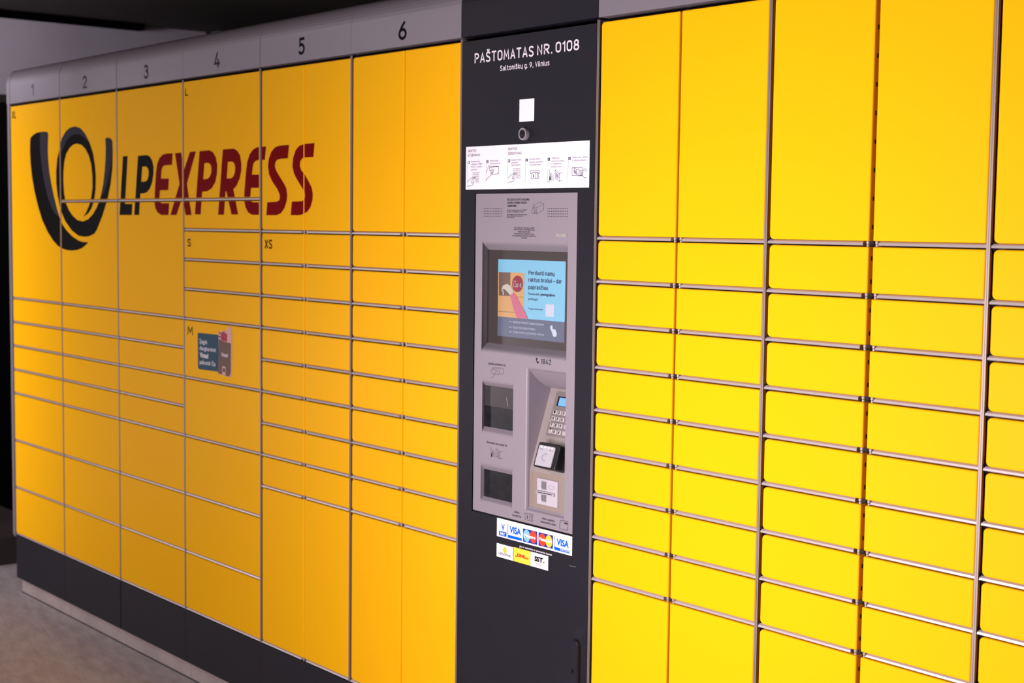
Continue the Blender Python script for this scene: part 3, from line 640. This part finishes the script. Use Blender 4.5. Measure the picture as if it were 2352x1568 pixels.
for r in range(4):
    for c in range(4):
        X, Z = colx[c], rowb[r]
        if X + kw > xr - .002: continue
        mb = MB(); f0, f1, f2 = S3(.0014), S3(.0030), S3(.0036)
        mb.loft([[f0(a, b) for a, b in rrect(X - kw, X + kw, Z - kh, Z + kh, .0015, 3)], [f1(a, b) for a, b in rrect(X - kw, X + kw, Z - kh, Z + kh, .0015, 3)], [f2(a, b) for a, b in rrect(X - kw + .001, X + kw - .001, Z - kh + .001, Z + kh - .001, .0012, 3)]])
        mb.build('key', 'key', PAD)
        if c < 3: text(tx, keyc[r * 3 + c][0], X - kw * .42, X + kw * .42, Z - kh * .55 + (kh * .7 if keyc[r * 3 + c][0] == '*' else 0), kh * 1.15, S3(.0039), .02)
tx.build('key_legend', 'ink', PAD)
mb = MB(); q = SP(1265, 966); fc = S3(.0002)
mb.cyl(fc(*q), tuple(nn), .0013, .002, 10); mb.build('pad_screw', 'white', PAD)
# contactless reader: black block with a pale face
q0, q1, q2, q3 = SP(1234.5, 1015), SP(1278, 1025), SP(1228, 1068), SP(1270, 1078)
cx0, cx1, cz0, cz1 = (q0[0] + q2[0]) / 2, (q1[0] + q3[0]) / 2, (q2[1] + q3[1]) / 2, (q0[1] + q1[1]) / 2
print('cless', cx0, cx1, cz0, cz1)
HB = .034
# the face stands proud of the plate: move it back along the view so that it projects where seen
def SPo(u, v, off):
    h = hit(u, v, Vector((xl, y2, z2)) + nn * off, nn); return (h.x, (h - eb).dot(up))
q0, q1, q2, q3 = SPo(1236, 1012, HB), SPo(1287, 1023, HB), SPo(1226, 1068, HB), SPo(1272, 1082, HB)
cx0, cx1, cz0, cz1 = (q0[0] + q2[0]) / 2, (q1[0] + q3[0]) / 2, (q2[1] + q3[1]) / 2, (q0[1] + q1[1]) / 2
print('cless', cx0, cx1, cz0, cz1)
mb = MB(); rr = rrect(cx0, cx1, cz0, cz1, .006, 5); ri = rrect(cx0 + .002, cx1 - .002, cz0 + .002, cz1 - .002, .005, 5)
fA, fB, fC = S3(.0001), S3(HB - .002), S3(HB)
mb.loft([[fA(a, b) for a, b in rr], [fB(a, b) for a, b in rr], [fC(a, b) for a, b in ri]])
CL = mb.build('contactless_reader', 'black', K)
M['cface'] = mat('reader_face_plastic', (0.42, 0.40, 0.45), .35, var=.03)
fw = cx1 - cx0; fh = cz1 - cz0
mb = MB(); slab(mb, rrect(cx0 + fw * .10, cx1 - fw * .16, cz0 + fh * .06, cz1 - fh * .13, (.003, .003, .003, .003), 4), HB - .0001, HB + .0022); mb.build('reader_face', 'cface', CL)
em('led_white', (1, 1, 1), 1.2)
for k in range(4):
    X = cx0 + fw * (.22 + .165 * k); Z = cz1 - fh * .19
    mb = MB(); slab(mb, rrect(X - .0022, X + .0022, Z - .0012, Z + .0012, .0009, 3), HB + .0022, HB + .0027); mb.build('indicator_light', 'led_white', CL)
mb = MB(); f = S3(HB + .0024)
text(mb, 'VISA', cx0 + fw * .15, cx0 + fw * .31, cz1 - fh * .30, fh * .035, f, .01); text(mb, 'PAY', cx1 - fw * .40, cx1 - fw * .22, cz1 - fh * .30, fh * .035, f, .01)
for R_ in (.009, .0065):
    pts = [(cx0 + fw * .47 + R_ * math.cos(math.radians(a)), cz0 + fh * .42 + R_ * math.sin(math.radians(a))) for a in range(50, 320, 18)]
    for (a, b), (c, e) in zip(pts[:-1], pts[1:]):
        l = math.hypot(c - a, e - b); nx, nz = -(e - b) / l * .0003, (c - a) / l * .0003
        mb.add([f(a + nx, b + nz), f(a - nx, b - nz), f(c - nx, e - nz), f(c + nx, e + nz)], [(0, 1, 2, 3)])
mb.build('reader_print', 'inkdim', CL)
# card insert
yc = y2
ci = avg_rect((1234, 1097), (1281, 1107), (1233, 1156), (1280, 1166), yc - .004)
M['cardpl'] = mat('card_slot_plastic', (0.46, 0.42, 0.47), .35, var=.02)
M['cardsh'] = mat('card_slot_shade', (0.16, 0.145, 0.16), .5, var=.1)  # darker than the slot plastic: shade of the hollow put into its colour
hl = avg_rect((1239, 1102), (1255, 1105), (1237, 1155), (1253, 1158), yc - .004)
zmid = (ci[2] + ci[3]) / 2
gw = ci[1] - ci[0]; gh = ci[3] - ci[2]
mb = MB().flat([rrect(*ci, .002, 3), rrect(ci[0] + gw * .13, ci[0] + gw * .46, zmid + gh * .04, ci[3] - gh * .06, .002, 3), rrect(ci[0] + gw * .13, ci[0] + gw * .46, ci[2] + gh * .06, zmid - gh * .06, .003, 3)], yc - .004)
rr = rrect(*ci, .002, 3); mb.loft([[(a, yc - .0039, b) for a, b in rr], [(a, yc, b) for a, b in rr]], False)
for za, zb in ((zmid + gh * .04, ci[3] - gh * .06), (ci[2] + gh * .06, zmid - gh * .06)):
    lo = rrect(ci[0] + gw * .13, ci[0] + gw * .46, za, zb, .002, 3); li = rrect(ci[0] + gw * .17, ci[0] + gw * .46, za + .004, zb - .003, .002, 3)
    mb.loft([[(a, yc - .004, b) for a, b in lo], [(a, yc - .0012, b) for a, b in li]], False); hb = MB().flat([lo], yc - .0015); hb.build('slot_hollow', 'cardsh', CR)
mb.build('card_slot', 'cardpl', CR)
zs = zmid - gh * .01
mb = MB().box(ci[0] + gw * .05, ci[0] + gw * .46, yc - .012, yc - .002, zs + .0005, zs + .0030, .0008).box(ci[0] + gw * .05, ci[0] + gw * .46, yc - .012, yc - .002, zs - .0038, zs - .0014, .0008)
mb.box(ci[0] + gw * .44, ci[0] + gw * .86, yc - .010, yc - .0035, zs + .0005, zs + .0030, .0008).box(ci[0] + gw * .44, ci[0] + gw * .86, yc - .010, yc - .0035, zs - .0038, zs - .0014, .0008).box(ci[0] + gw * .84, ci[0] + gw * .89, yc - .010, yc - .0035, zs - .0038, zs + .003, .0008)
mb.build('slot_lip', 'cardpl', CR)
MB().box(ci[0] + gw * .06, ci[0] + gw * .85, yc - .007, yc - .0045, zs - .0016, zs + .0007).build('slot_mouth', 'black', CR)
mb = MB(); pts = ell(ci[0] + gw * .70, zmid + gh * .24, gw * .15, gh * .07, 20); mb.stroke(pts, .0005, yc - .0043, True); mb.build('slot_mark', 'inkdim', CR)

# bezel print, speaker holes
def tb(mb, s, u0, v0, u1, v1, h, bo=.01): tpx(mb, s, u0, v0, u1, v1, h, BY, .0005, bo)
C3 = lambda x, y: (1070 + x / 8.25, 430 + y / 8.25)
mb = MB()
def c3t(s, x0_, x1_, yb_, h_, bo=.02, sl=0): a = C3(x0_, yb_); b = C3(x1_, yb_ + sl); tb(mb, s, a[0], a[1], b[0], b[1], h_ / 8.25, bo)
c3t('DĖL JŪSŲ IR TURTO SAUGUMO', 785, 1210, 250, 36); c3t('APLINKA STEBIMA VAIZDO', 785, 1158, 310, 36); c3t('KAMEROMIS', 785, 960, 370, 36)
c3t('AB Lietuvos paštas, įmonės kodas 121215587', 780, 1150, 441, 19); c3t('J. Jasinskio g. 16, 03500 Vilnius, tel. 8 700', 780, 1092, 474, 19)
c3t('Vaizdo stebėjimas vykdomas turto apsaugos tikslu', 778, 1155, 526, 18); c3t('Daugiau informacijos apie duomenų', 778, 1085, 552, 18); c3t('tvarkymą', 778, 915, 578, 18)
for s, x0_, x1_, yb_ in (('Šiame paštomate galite siųsti ir atsiimti', 920, 1300, 778), ('LIETUVOS PAŠTO ir PARTNERIŲ siuntas', 908, 1308, 815), ('DARBO LAIKAS VISĄ PARĄ', 990, 1222, 855), ('Kilus klausimams skambinkite mums', 920, 1295, 892), ('www.paštomatai.lt paštomatų taisyklės yra', 882, 1332, 930), ('ir informacija', 1050, 1160, 968)): c3t(s, x0_, x1_, yb_, 20)
mb.build('printed_notice', 'inkgrey', BZ, kind='stuff')
mb = MB()
cp = lambda l: [P(*C3(x, y), BY) for x, y in l]
for l in ([(1275,340),(1400,282),(1478,315),(1350,380),(1275,340)], [(1350,380),(1340,505)], [(1478,315),(1475,430),(1340,505),(1310,490)], [(1275,340),(1275,385)],
          [(1290,380),(1320,400),(1325,440),(1315,480),(1290,500)], [(1290,380),(1265,400),(1248,440),(1255,485),(1275,500),(1300,480),(1305,440),(1290,405),(1265,400)]):
    mb.stroke(cp(l), .0006, BY - .0005)
mb.build('camera_pictogram', 'inkgrey', BZ)
mb = MB()
for (ua, ub, va, vb) in ((348, 678, 405, 548), (1558, 1925, 405, 553)):
    for i in range(12):
        for j in range(4):
            x, z = P(*C3(ua + (ub - ua) * i / 11, va + (vb - va) * j / 3), BY); mb.flat([ell(x, z, .0013, .0013, 8)], BY - .0003)
mb.build('speaker_hole', 'black', BZ, kind='stuff')
q = avg_rect(C3(1718, 872), C3(1915, 880), C3(1718, 938), C3(1915, 942), BY)
M['tagpl'] = mat('grey_serial_tag', (0.30, 0.29, 0.27), .5, var=.2, vscale=200)
tg = MB().box(q[0], q[1], BY - .0008, BY - .0001, q[2], q[3]); tg.build('serial_tag', 'tagpl', BZ)
mb = MB()
spx(mb, '1842', 1080 + 1212 / 7.466, 800 + 268 / 7.466, 1080 + 1390 / 7.466, 800 + 281 / 7.466, 92 / 7.466, BY, .0005, .15)
E5 = lambda x, y: (1080 + x / 7.466, 800 + y / 7.466)
mb.stroke([P(*E5(x, y), BY) for x, y in ((1140,170),(1138,200),(1148,228),(1165,248))], .0026, BY - .0005)
mb.stroke([P(*E5(x, y), BY) for x, y in ((1135,172),(1152,180))], .0032, BY - .0005); mb.stroke([P(*E5(x, y), BY) for x, y in ((1152,245),(1172,236))], .0032, BY - .0005)
def e5t(s, x0_, x1_, yb_, h_, sl, bo=.01): a = E5(x0_, yb_); b = E5(x1_, yb_ + sl); tb(mb, s, a[0], a[1], b[0], b[1], h_ / 7.466, bo)
e5t('Lipduką pasiimkite čia', 310, 607, 275, 38, 28)
for l in ([(355,415),(385,325),(568,340),(565,440),(500,435)], [(385,360),(470,380),(465,405),(430,408),(410,445),(375,430)], [(350,500),(390,495),(430,440),(490,455),(520,345)], [(450,345),(490,350)], [(385,345),(440,350)]):
    mb.stroke([P(*E5(x, y), BY) for x, y in l], .0006, BY - .0005)
E6 = lambda x, y: (1080 + x / 6.533, 990 + y / 6.533)
def e6t(s, x0_, x1_, yb_, h_, sl, bo=.01): a = E6(x0_, yb_); b = E6(x1_, yb_ + sl); tb(mb, s, a[0], a[1], b[0], b[1], h_ / 6.533, bo)
e6t('Skenuokite savo siuntą čia', 248, 553, 178, 34, 52)
e6t('Įdėkite', 662, 738, 1222, 32, 14); e6t('kortelę čia', 636, 765, 1272, 32, 24); e6t('Arba mokėkite', 1078, 1268, 1325, 32, 34); e6t('bekontakčiu būdu', 1058, 1288, 1372, 32, 44)
s6 = lambda l, w=.0007: mb.stroke([P(*E6(x, y), BY) for x, y in l], w, BY - .0005)
s6([(316, 245), (314, 385)]); [s6([(318, 375), (318 + 62 * math.cos(a), 375 - 100 * math.sin(a))]) for a in (.0, .35, .7, 1.0, 1.25)]
s6([(318, 330), (318, 385)], .0022)
s6([(390, 258), (388, 370), (442, 415), (446, 308), (390, 258)]); s6([(446, 308), (483, 303)]); s6([(442, 415), (482, 408)])
for k in range(4): s6([(405, 300 + k * 22), (432, 322 + k * 22)])
s6([(815, 1255), (815, 1225), (945, 1245), (943, 1285), (925, 1282)]); s6([(845, 1235), (820, 1325), (940, 1352), (925, 1250)]); s6([(890, 1245), (895, 1340)]); s6([(862, 1265), (860, 1310)], .0022); s6([(910, 1248), (925, 1345)])
s6([(1352, 1345), (1362, 1335), (1460, 1352), (1470, 1362), (1466, 1480), (1455, 1486), (1352, 1465), (1344, 1455), (1352, 1345)], .0009)
s6([(1360, 1360), (1382, 1364)]); s6([(1420, 1380), (1452, 1386)], .004)
mb.build('printed_pictogram', 'inkgrey', BZ, kind='stuff')
# title
mb = MB()
YF = 0.0
spx(mb, 'PAŠTOMATAS', 1040 + 330 / 6.533, 955 / 6.533, 1040 + 1215 / 6.533, 845 / 6.533, 158 / 6.533, YF, .0005, .16)
spx(mb, 'NR.', 1040 + 1268 / 6.533, 832 / 6.533, 1040 + 1495 / 6.533, 806 / 6.533, 160 / 6.533, YF, .0005, .16)
spx(mb, '0108', 1040 + 1545 / 6.533, 792 / 6.533, 1040 + 1898 / 6.533, 752 / 6.533, 165 / 6.533, YF, .0005, .16)
spx(mb, 'Saltoniškų g. 9, Vilnius', 1040 + 712 / 6.533, 1068 / 6.533, 1040 + 1452 / 6.533, 978 / 6.533, 80 / 6.533, YF, .0005, .15)
FP = [o for o in K.children if o.name.startswith('front_panel')][0]
mb.build('title_lettering', 'whiteink', FP)
q = avg_rect((1193.5, 229), (1227.5, 225.5), (1193, 280), (1227, 277.5), 0)
MB().flat([rect(*q)], -.0004).build('blank_label', 'white', FP, label='small white label above the round camera lens')
# round camera
cxx, czz = P(1206.5, 308); r0 = abs(P(1215.5, 308)[0] - cxx)
mb = MB().cyl((cxx, 0, czz), (0, -1, 0), r0, .009, 28); 
CM = mb.build('camera_ring', 'bezel', K)
mb = MB().cyl((cxx, -.0090, czz), (0, -1, 0), r0 * .72, .0004, 24); mb.build('camera_lens', 'black', CM)
mb = MB().cyl((cxx, -.0094, czz), (0, -1, 0), r0 * .40, .0012, 20, r0 * .2); mb.build('lens_glass', 'windark', CM)
# instruction sticker
q = avg_rect((1050 + 133 / 6.27, 200 + 862 / 6.27), (1050 + 1915 / 6.27, 200 + 768 / 6.27), (1050 + 126 / 6.27, 200 + 1475 / 6.27), (1050 + 1900 / 6.27, 200 + 1446 / 6.27), 0)
IS = MB().flat([rect(*q)], -.0005).build('instruction_sticker', 'white', K, label='wide white sticker with step by step drawings')
c4_ = lambda x, y: (1060 + x / 13.07, 320 + y / 13.07)
c5_ = lambda x, y: (1200 + x / 13.07, 320 + y / 13.07)
YS = -.0005
mb = MB(); dm = MB()
def it(m_, f, s, x0_, x1_, yb_, h_, sl=-4, bo=.01):
    a = f(x0_, yb_); b = f(x1_, yb_ + sl); tpx(m_, s, a[0], a[1], b[0], b[1], h_ / 13.07, YS, .0004, bo)
for a_ in (('SIUNTOS', 195, 445, 388, -8), ('ATSIĖMIMAS', 195, 560, 518, -12), ('SIUNTOS', 1400, 1675, 326, -8), ('IŠSIUNTIMAS', 1400, 1808, 465, -12)): spx(mb, a_[0], *c4_(a_[1], a_[3]), *c4_(a_[2], a_[3] + a_[4]), 80 / 13.07, YS, .0004, .13)
mb.build('sticker_heading', 'stickerink', IS, kind='stuff'); mb = MB()
for s, x0_, x1_, yb_ in (('Liesdami ekraną', 290, 562, 685), ('pasirinkite ATSIIMTI', 290, 632, 765), ('SIUNTĄ ir suveskite', 290, 615, 845), ('gautą kodą', 290, 465, 930), ('Atsiėmę siuntą,', 852, 1118, 662), ('uždarykite dureles', 852, 1172, 742), ('Liesdami ekraną', 1505, 1800, 635), ('pasirinkite', 1505, 1695, 720), ('SIŲSTI SIUNTĄ', 1505, 1775, 800)): it(dm, c4_, s, x0_, x1_, yb_, 48)
for s, x0_, x1_, yb_ in (('Suveskite siuntos', 208, 540, 612), ('duomenis, sumokėkite', 208, 630, 700), ('ir pasiimkite lipduką', 205, 560, 785), ('Užklijuokite', 878, 1108, 585), ('lipduką ant siuntos', 875, 1248, 670), ('ir nuskenuokite', 872, 1172, 755), ('brūkšninį kodą', 868, 1160, 845), ('Įdėkite siuntą į dėžutę', 1500, 1948, 560), ('ir uždarykite dureles', 1495, 1920, 650)): it(dm, c5_, s, x0_, x1_, yb_, 48, -8)
def sk(f, l, w=.0009, m_=None): (m_ or mb).stroke([P(*f(x, y), YS) for x, y in l], w, YS - .0004)
def fb(f, a, b, c, e): MB().flat([[P(*f(x, y), YS) for x, y in ((a, b), (c, b), (c, e), (a, e))]], YS - .0004).build('number_box', 'stickerink', IS)
nb = MB()
for f, a, b, c, e, s, ll in ((c4_, 190, 652, 250, 735, '1', (188, 735, 183, 1420)), (c4_, 748, 627, 812, 708, '2', (750, 708, 738, 1245)), (c4_, 1397, 602, 1462, 688, '1', (1395, 688, 1383, 1315)),
                             (c5_, 95, 580, 165, 665, '2', (95, 665, 82, 1305)), (c5_, 760, 552, 830, 640, '3', (765, 640, 752, 1280)), (c5_, 1380, 527, 1450, 614, '4', (1380, 614, 1365, 1275))):
    fb(f, a, b, c, e); sk(f, [(ll[0], ll[1]), (ll[2], ll[3])], .0006, dm)
    p = f((a + c) / 2 - 14, e - 18); p2 = f((a + c) / 2 + 14, e - 18); nb = MB(); tpx(nb, s, *p, *p2, 50 / 13.07, YS, .0008, .01); nb.build('step_number', 'white', IS)
for bx, by, st in ((365, 1030, 67), (1590, 910, 73)):
    for r in range(3):
        for c in range(3):
            if c == 0 and r == 2: continue
            X, Y = bx + c * st, by + r * 107; sk(c4_, [(X - 23, Y - 36), (X + 23, Y - 38), (X + 23, Y + 34), (X - 23, Y + 36), (X - 23, Y - 36)], .0007)
    ddx, ddy = bx - 365, by - 1030
    for l in ([(183, 1280), (280, 1170), (415, 1130), (425, 1150), (330, 1215)], [(330, 1215), (300, 1250), (300, 1300), (330, 1315), (360, 1270), (350, 1230)], [(183, 1420), (240, 1390), (310, 1390), (355, 1350), (375, 1290)]):
        sk(c4_, [(x + ddx * 1.0, y + ddy) for x, y in l], .0011)
    mb.build('keypad_pictogram', 'stickerink', IS, kind='stuff'); mb = MB()
for l in ([(860, 805), (1122, 805), (1118, 1025), (925, 1060)], [(850, 850), (1115, 810)], [(740, 1010), (830, 775), (850, 850), (830, 915), (870, 935), (940, 905), (965, 930), (955, 990)], [(865, 970), (940, 945)], [(870, 1010), (950, 985)], [(870, 1040), (935, 1010)], [(955, 990), (900, 1070), (800, 1150), (740, 1240)]): sk(c4_, l, .0011)
mb.build('hand_pictogram', 'stickerink', IS, kind='stuff'); mb = MB()
for l in ([(245, 1020), (245, 945), (512, 940), (510, 1020), (475, 1025), (470, 985), (295, 990), (280, 1025), (245, 1020)], [(295, 990), (255, 1175), (492, 1168), (465, 985)], [(400, 985), (402, 1172)], [(440, 985), (450, 1170)]): sk(c5_, l, .0011)
sk(c5_, [(335, 1065), (335, 1130)], .003)
mb.build('label_pictogram', 'stickerink', IS, kind='stuff'); mb = MB()
for l in ([(815, 915), (808, 1270), (745, 1275)], [(985, 930), (1110, 1030), (1108, 1260), (985, 1150), (985, 930)], [(985, 930), (1020, 910)], [(1110, 1030), (1205, 990)], [(1108, 1260), (1200, 1215)]): sk(c5_, l, .001)
for a in (0, .3, .6, .85, 1.1, 1.3): sk(c5_, [(815, 1220), (815 + 150 * math.cos(a) * (1 - .1 * a), 1220 - 230 * math.sin(a))], .001)
sk(c5_, [(818, 1120), (818, 1220)], .0022)
for k in range(5): sk(c5_, [(1005, 1010 + k * 26), (1085, 1075 + k * 26)], .0012, dm)
mb.build('scan_pictogram', 'stickerink', IS, kind='stuff'); mb = MB()
for l in ([(1492, 850), (1800, 840), (1800, 1075), (1700, 1080)], [(1492, 850), (1492, 1085), (1700, 1080)], [(1550, 850), (1625, 910), (1700, 885)], [(1550, 850), (1550, 980), (1625, 1045), (1700, 1030)], [(1625, 910), (1625, 1045)], [(1700, 885), (1700, 1105), (1770, 1080)], [(1720, 920), (1890, 950)], [(1720, 965), (1840, 1000)], [(1730, 1010), (1825, 1040)], [(1735, 1050), (1820, 1080)], [(1820, 900), (1880, 885), (1925, 920), (1940, 970)], [(1765, 1075), (1860, 1145), (1935, 1155)]): sk(c5_, l, .001)
for k in range(4): sk(c5_, [(1562, 920 + k * 22), (1612, 965 + k * 22)], .0012, dm)
mb.build('parcel_pictogram', 'stickerink', IS, kind='stuff'); dm.build('sticker_text', 'stickerdim', IS, kind='stuff')
# payment logo sticker
M['vblue'] = mat('royal_blue_vinyl', (0.0, 0.11, 0.60), .45); M['mnavy'] = mat('deep_navy_vinyl', (0.02, 0.03, 0.28), .45)
M['mlight'] = mat('sky_blue_vinyl', (0.20, 0.48, 0.90), .45); M['mred'] = mat('signal_red_vinyl', (0.88, 0.06, 0.02), .45)
M['myel'] = mat('amber_vinyl', (0.92, 0.52, 0.05), .45); M['dyel'] = mat('warm_yellow_vinyl', (0.95, 0.62, 0.06), .45)
M['pwhite'] = mat('bright_white_vinyl', (0.92, 0.90, 0.93), .4)
G7 = lambda x, y: P(1120 + x / 10.455, 1180 + y / 10.455)
g7 = lambda l: [G7(x, y) for x, y in l]
pw = avg_rect((1120 + 230 / 10.455, 1180 + 92 / 10.455), (1120 + 2035 / 10.455, 1180 + 540 / 10.455), (1120 + 225 / 10.455, 1180 + 530 / 10.455), (1120 + 2028 / 10.455, 1180 + 1003 / 10.455), 0)
PS = MB().flat([rect(*pw)], -.0004).build('card_logo_sticker', 'pwhite', K, label='white sticker strip with five card logos')
def pr(mt, name, par, *polys, y=-.0007):
    for p in polys: o = MB().flat([g7(p)], y).build(name, mt, par)
    return o
pr('vblue', 'blue_bar', PS, [(275,400),(458,440),(458,552),(275,508)], [(485,240),(500,243),(500,500),(545,510),(825,580),(825,650),(485,565)], [(1605,520),(1618,523),(1618,775),(1660,795),(1975,880),(1970,950),(1605,858)])
pr('mnavy', 'logo_field', PS, [(853,340),(1197,425),(1197,745),(853,660)], [(1228,432),(1578,518),(1572,842),(1225,755)])
def oval(cx, cy, rx, ry, sk_=.24, n=26): return [(cx + rx * math.cos(2 * math.pi * i / n), cy + ry * math.sin(2 * math.pi * i / n) + sk_ * rx * math.cos(2 * math.pi * i / n)) for i in range(n)]
pr('mred', 'red_disc', PS, oval(1105, 555, 80, 148), oval(1325, 620, 82, 148), y=-.0010)
pr('mlight', 'blue_disc', PS, oval(947, 522, 80, 148), y=-.0012)
pr('myel', 'amber_disc', PS, oval(1480, 655, 80, 150), y=-.0012)
def g7t(mb, s, x0_, x1_, yb_, h_, sl, bo=.02, off=.0009):
    a = (1120 + x0_ / 10.455, 1180 + yb_ / 10.455); b = (1120 + x1_ / 10.455, 1180 + (yb_ + sl) / 10.455); tpx(mb, s, *a, *b, h_ / 10.455, 0, off, bo)
for a_ in (('V', 335, 415, 380, 135, 12, .04), ('VISA', 530, 805, 445, 150, 65, .04), ('VISA', 1660, 1955, 735, 145, 72, .04)): mb = MB(); g7t(mb, *a_); mb.build('logo_letters', 'vblue', PS)
for a_ in (('PAY', 312, 422, 498, 62, 20, .02, .001), ('Maestro', 895, 1158, 545, 72, 62, .03, .0016), ('MasterCard', 1255, 1550, 632, 72, 62, .03, .0016), ('ELECTRON', 1755, 1960, 876, 50, 45, .0, .001)): mb = MB(); g7t(mb, *a_); mb.build('logo_caption', 'pwhite', PS)
# partner stickers (three tiles)
def tile(name, a, b, mt, lab):
    q = avg_rect(a[0], b[0], a[1], b[1], 0); return MB().flat([rect(*q)], -.0004).build(name, mt, K, label=lab), q
g = lambda x, y: (1120 + x / 10.455, 1180 + y / 10.455)
P1, _ = tile('partner_sticker', (g(222, 700), g(220, 1015)), (g(618, 795), g(612, 1120)), 'pwhite', 'white partner sticker with an orange dot')
P2, _ = tile('partner_sticker', (g(628, 795), g(626, 1128)), (g(1032, 895), g(1028, 1240)), 'dyel', 'yellow partner sticker with red letters')
P3, _ = tile('partner_sticker', (g(1036, 900), g(1034, 1245)), (g(1460, 1015), g(1452, 1360)), 'pwhite', 'white partner sticker with black letters in a red ring')
pr('myel', 'orange_dot', P1, oval(418, 868, 46, 76)); 
mb = MB(); g7t(mb, 'VENIPAK', 262, 572, 965, 62, 82, .01); mb.build('partner_name', 'stickerink', P1)
mb = MB(); g7t(mb, 'DHL', 712, 930, 1020, 68, 48, .07)
for k in range(3): mb.stroke(g7([(670, 990 + k * 14), (712, 1000 + k * 14)]), .0009, -.0008); mb.stroke(g7([(930, 1055 + k * 12), (985, 1068 + k * 12)]), .0009, -.0008)
mb.build('partner_name', 'mred', P2)
mb = MB(); g7t(mb, 'SST', 1130, 1330, 1118, 105, 52, .06); g7t(mb, 'Siunta', 1180, 1305, 1225, 32, 30, .0); mb.build('partner_name', 'ink', P3)
mb = MB(); mb.stroke(g7([(1230 + 150 * math.cos(a / 10), 1105 + 90 * math.sin(a / 10) + 30 * math.cos(a / 10)) for a in range(-8, 26)]), .0007, -.0008); mb.flat([g7(oval(1350, 1162, 14, 17))], -.0009); mb.build('partner_ring', 'crimson', P3)
mb = MB(); g7t(mb, 'Jau ir atsiimkite ir partnerių siuntas', 768, 1548, 800, 42, 190, .02, .0006); mb.build('partner_caption', 'whiteink', FP)
MB().stroke(g7([(1960, 1240), (2120, 1268)]), .0006, -.0003).build('scratch', 'stickerdim', FP)
# door handle, lower right of the terminal
hx0, hx1 = P(1324, 1500)[0], P(1346.5, 1500)[0]
hzt = P(1337, 1440)[1]
mb = MB(); zb_ = hzt - .22
mb.loft([[(hx0, 0, hzt), (hx1 - .001, 0, hzt - .002), (hx1 - .001, 0, zb_), (hx0, 0, zb_)],
         [(hx0 + .002, -.010, hzt - .022), (hx1 - .010, -.010, hzt - .024), (hx1 - .010, -.010, zb_ + .022), (hx0 + .002, -.010, zb_ + .022)]])
HD = mb.build('door_handle', 'anth', K)
mb = MB(); hw = (hx1 - hx0) * .40
pr_ = rrect(hx0 - .002, hx0 - .002 + hw * 2, zb_ + .03, hzt - .028, (.006, .006, hw * .9, hw * .9), 6)
pi_ = rrect(hx0, hx0 - .004 + hw * 2, zb_ + .032, hzt - .030, (.005, .005, hw * .8, hw * .8), 6)
mb.loft([[(a, -.010, b) for a, b in pr_], [(a, -.017, b) for a, b in pr_], [(a, -.0195, b) for a, b in pi_]]); mb.build('handle_paddle', 'anth', HD)
mb = MB().cyl((hx0 + hw * .55, -.0195, hzt - .100), (0, -1, 0), .0045, .003, 16); mb.build('handle_lock', 'black', HD)
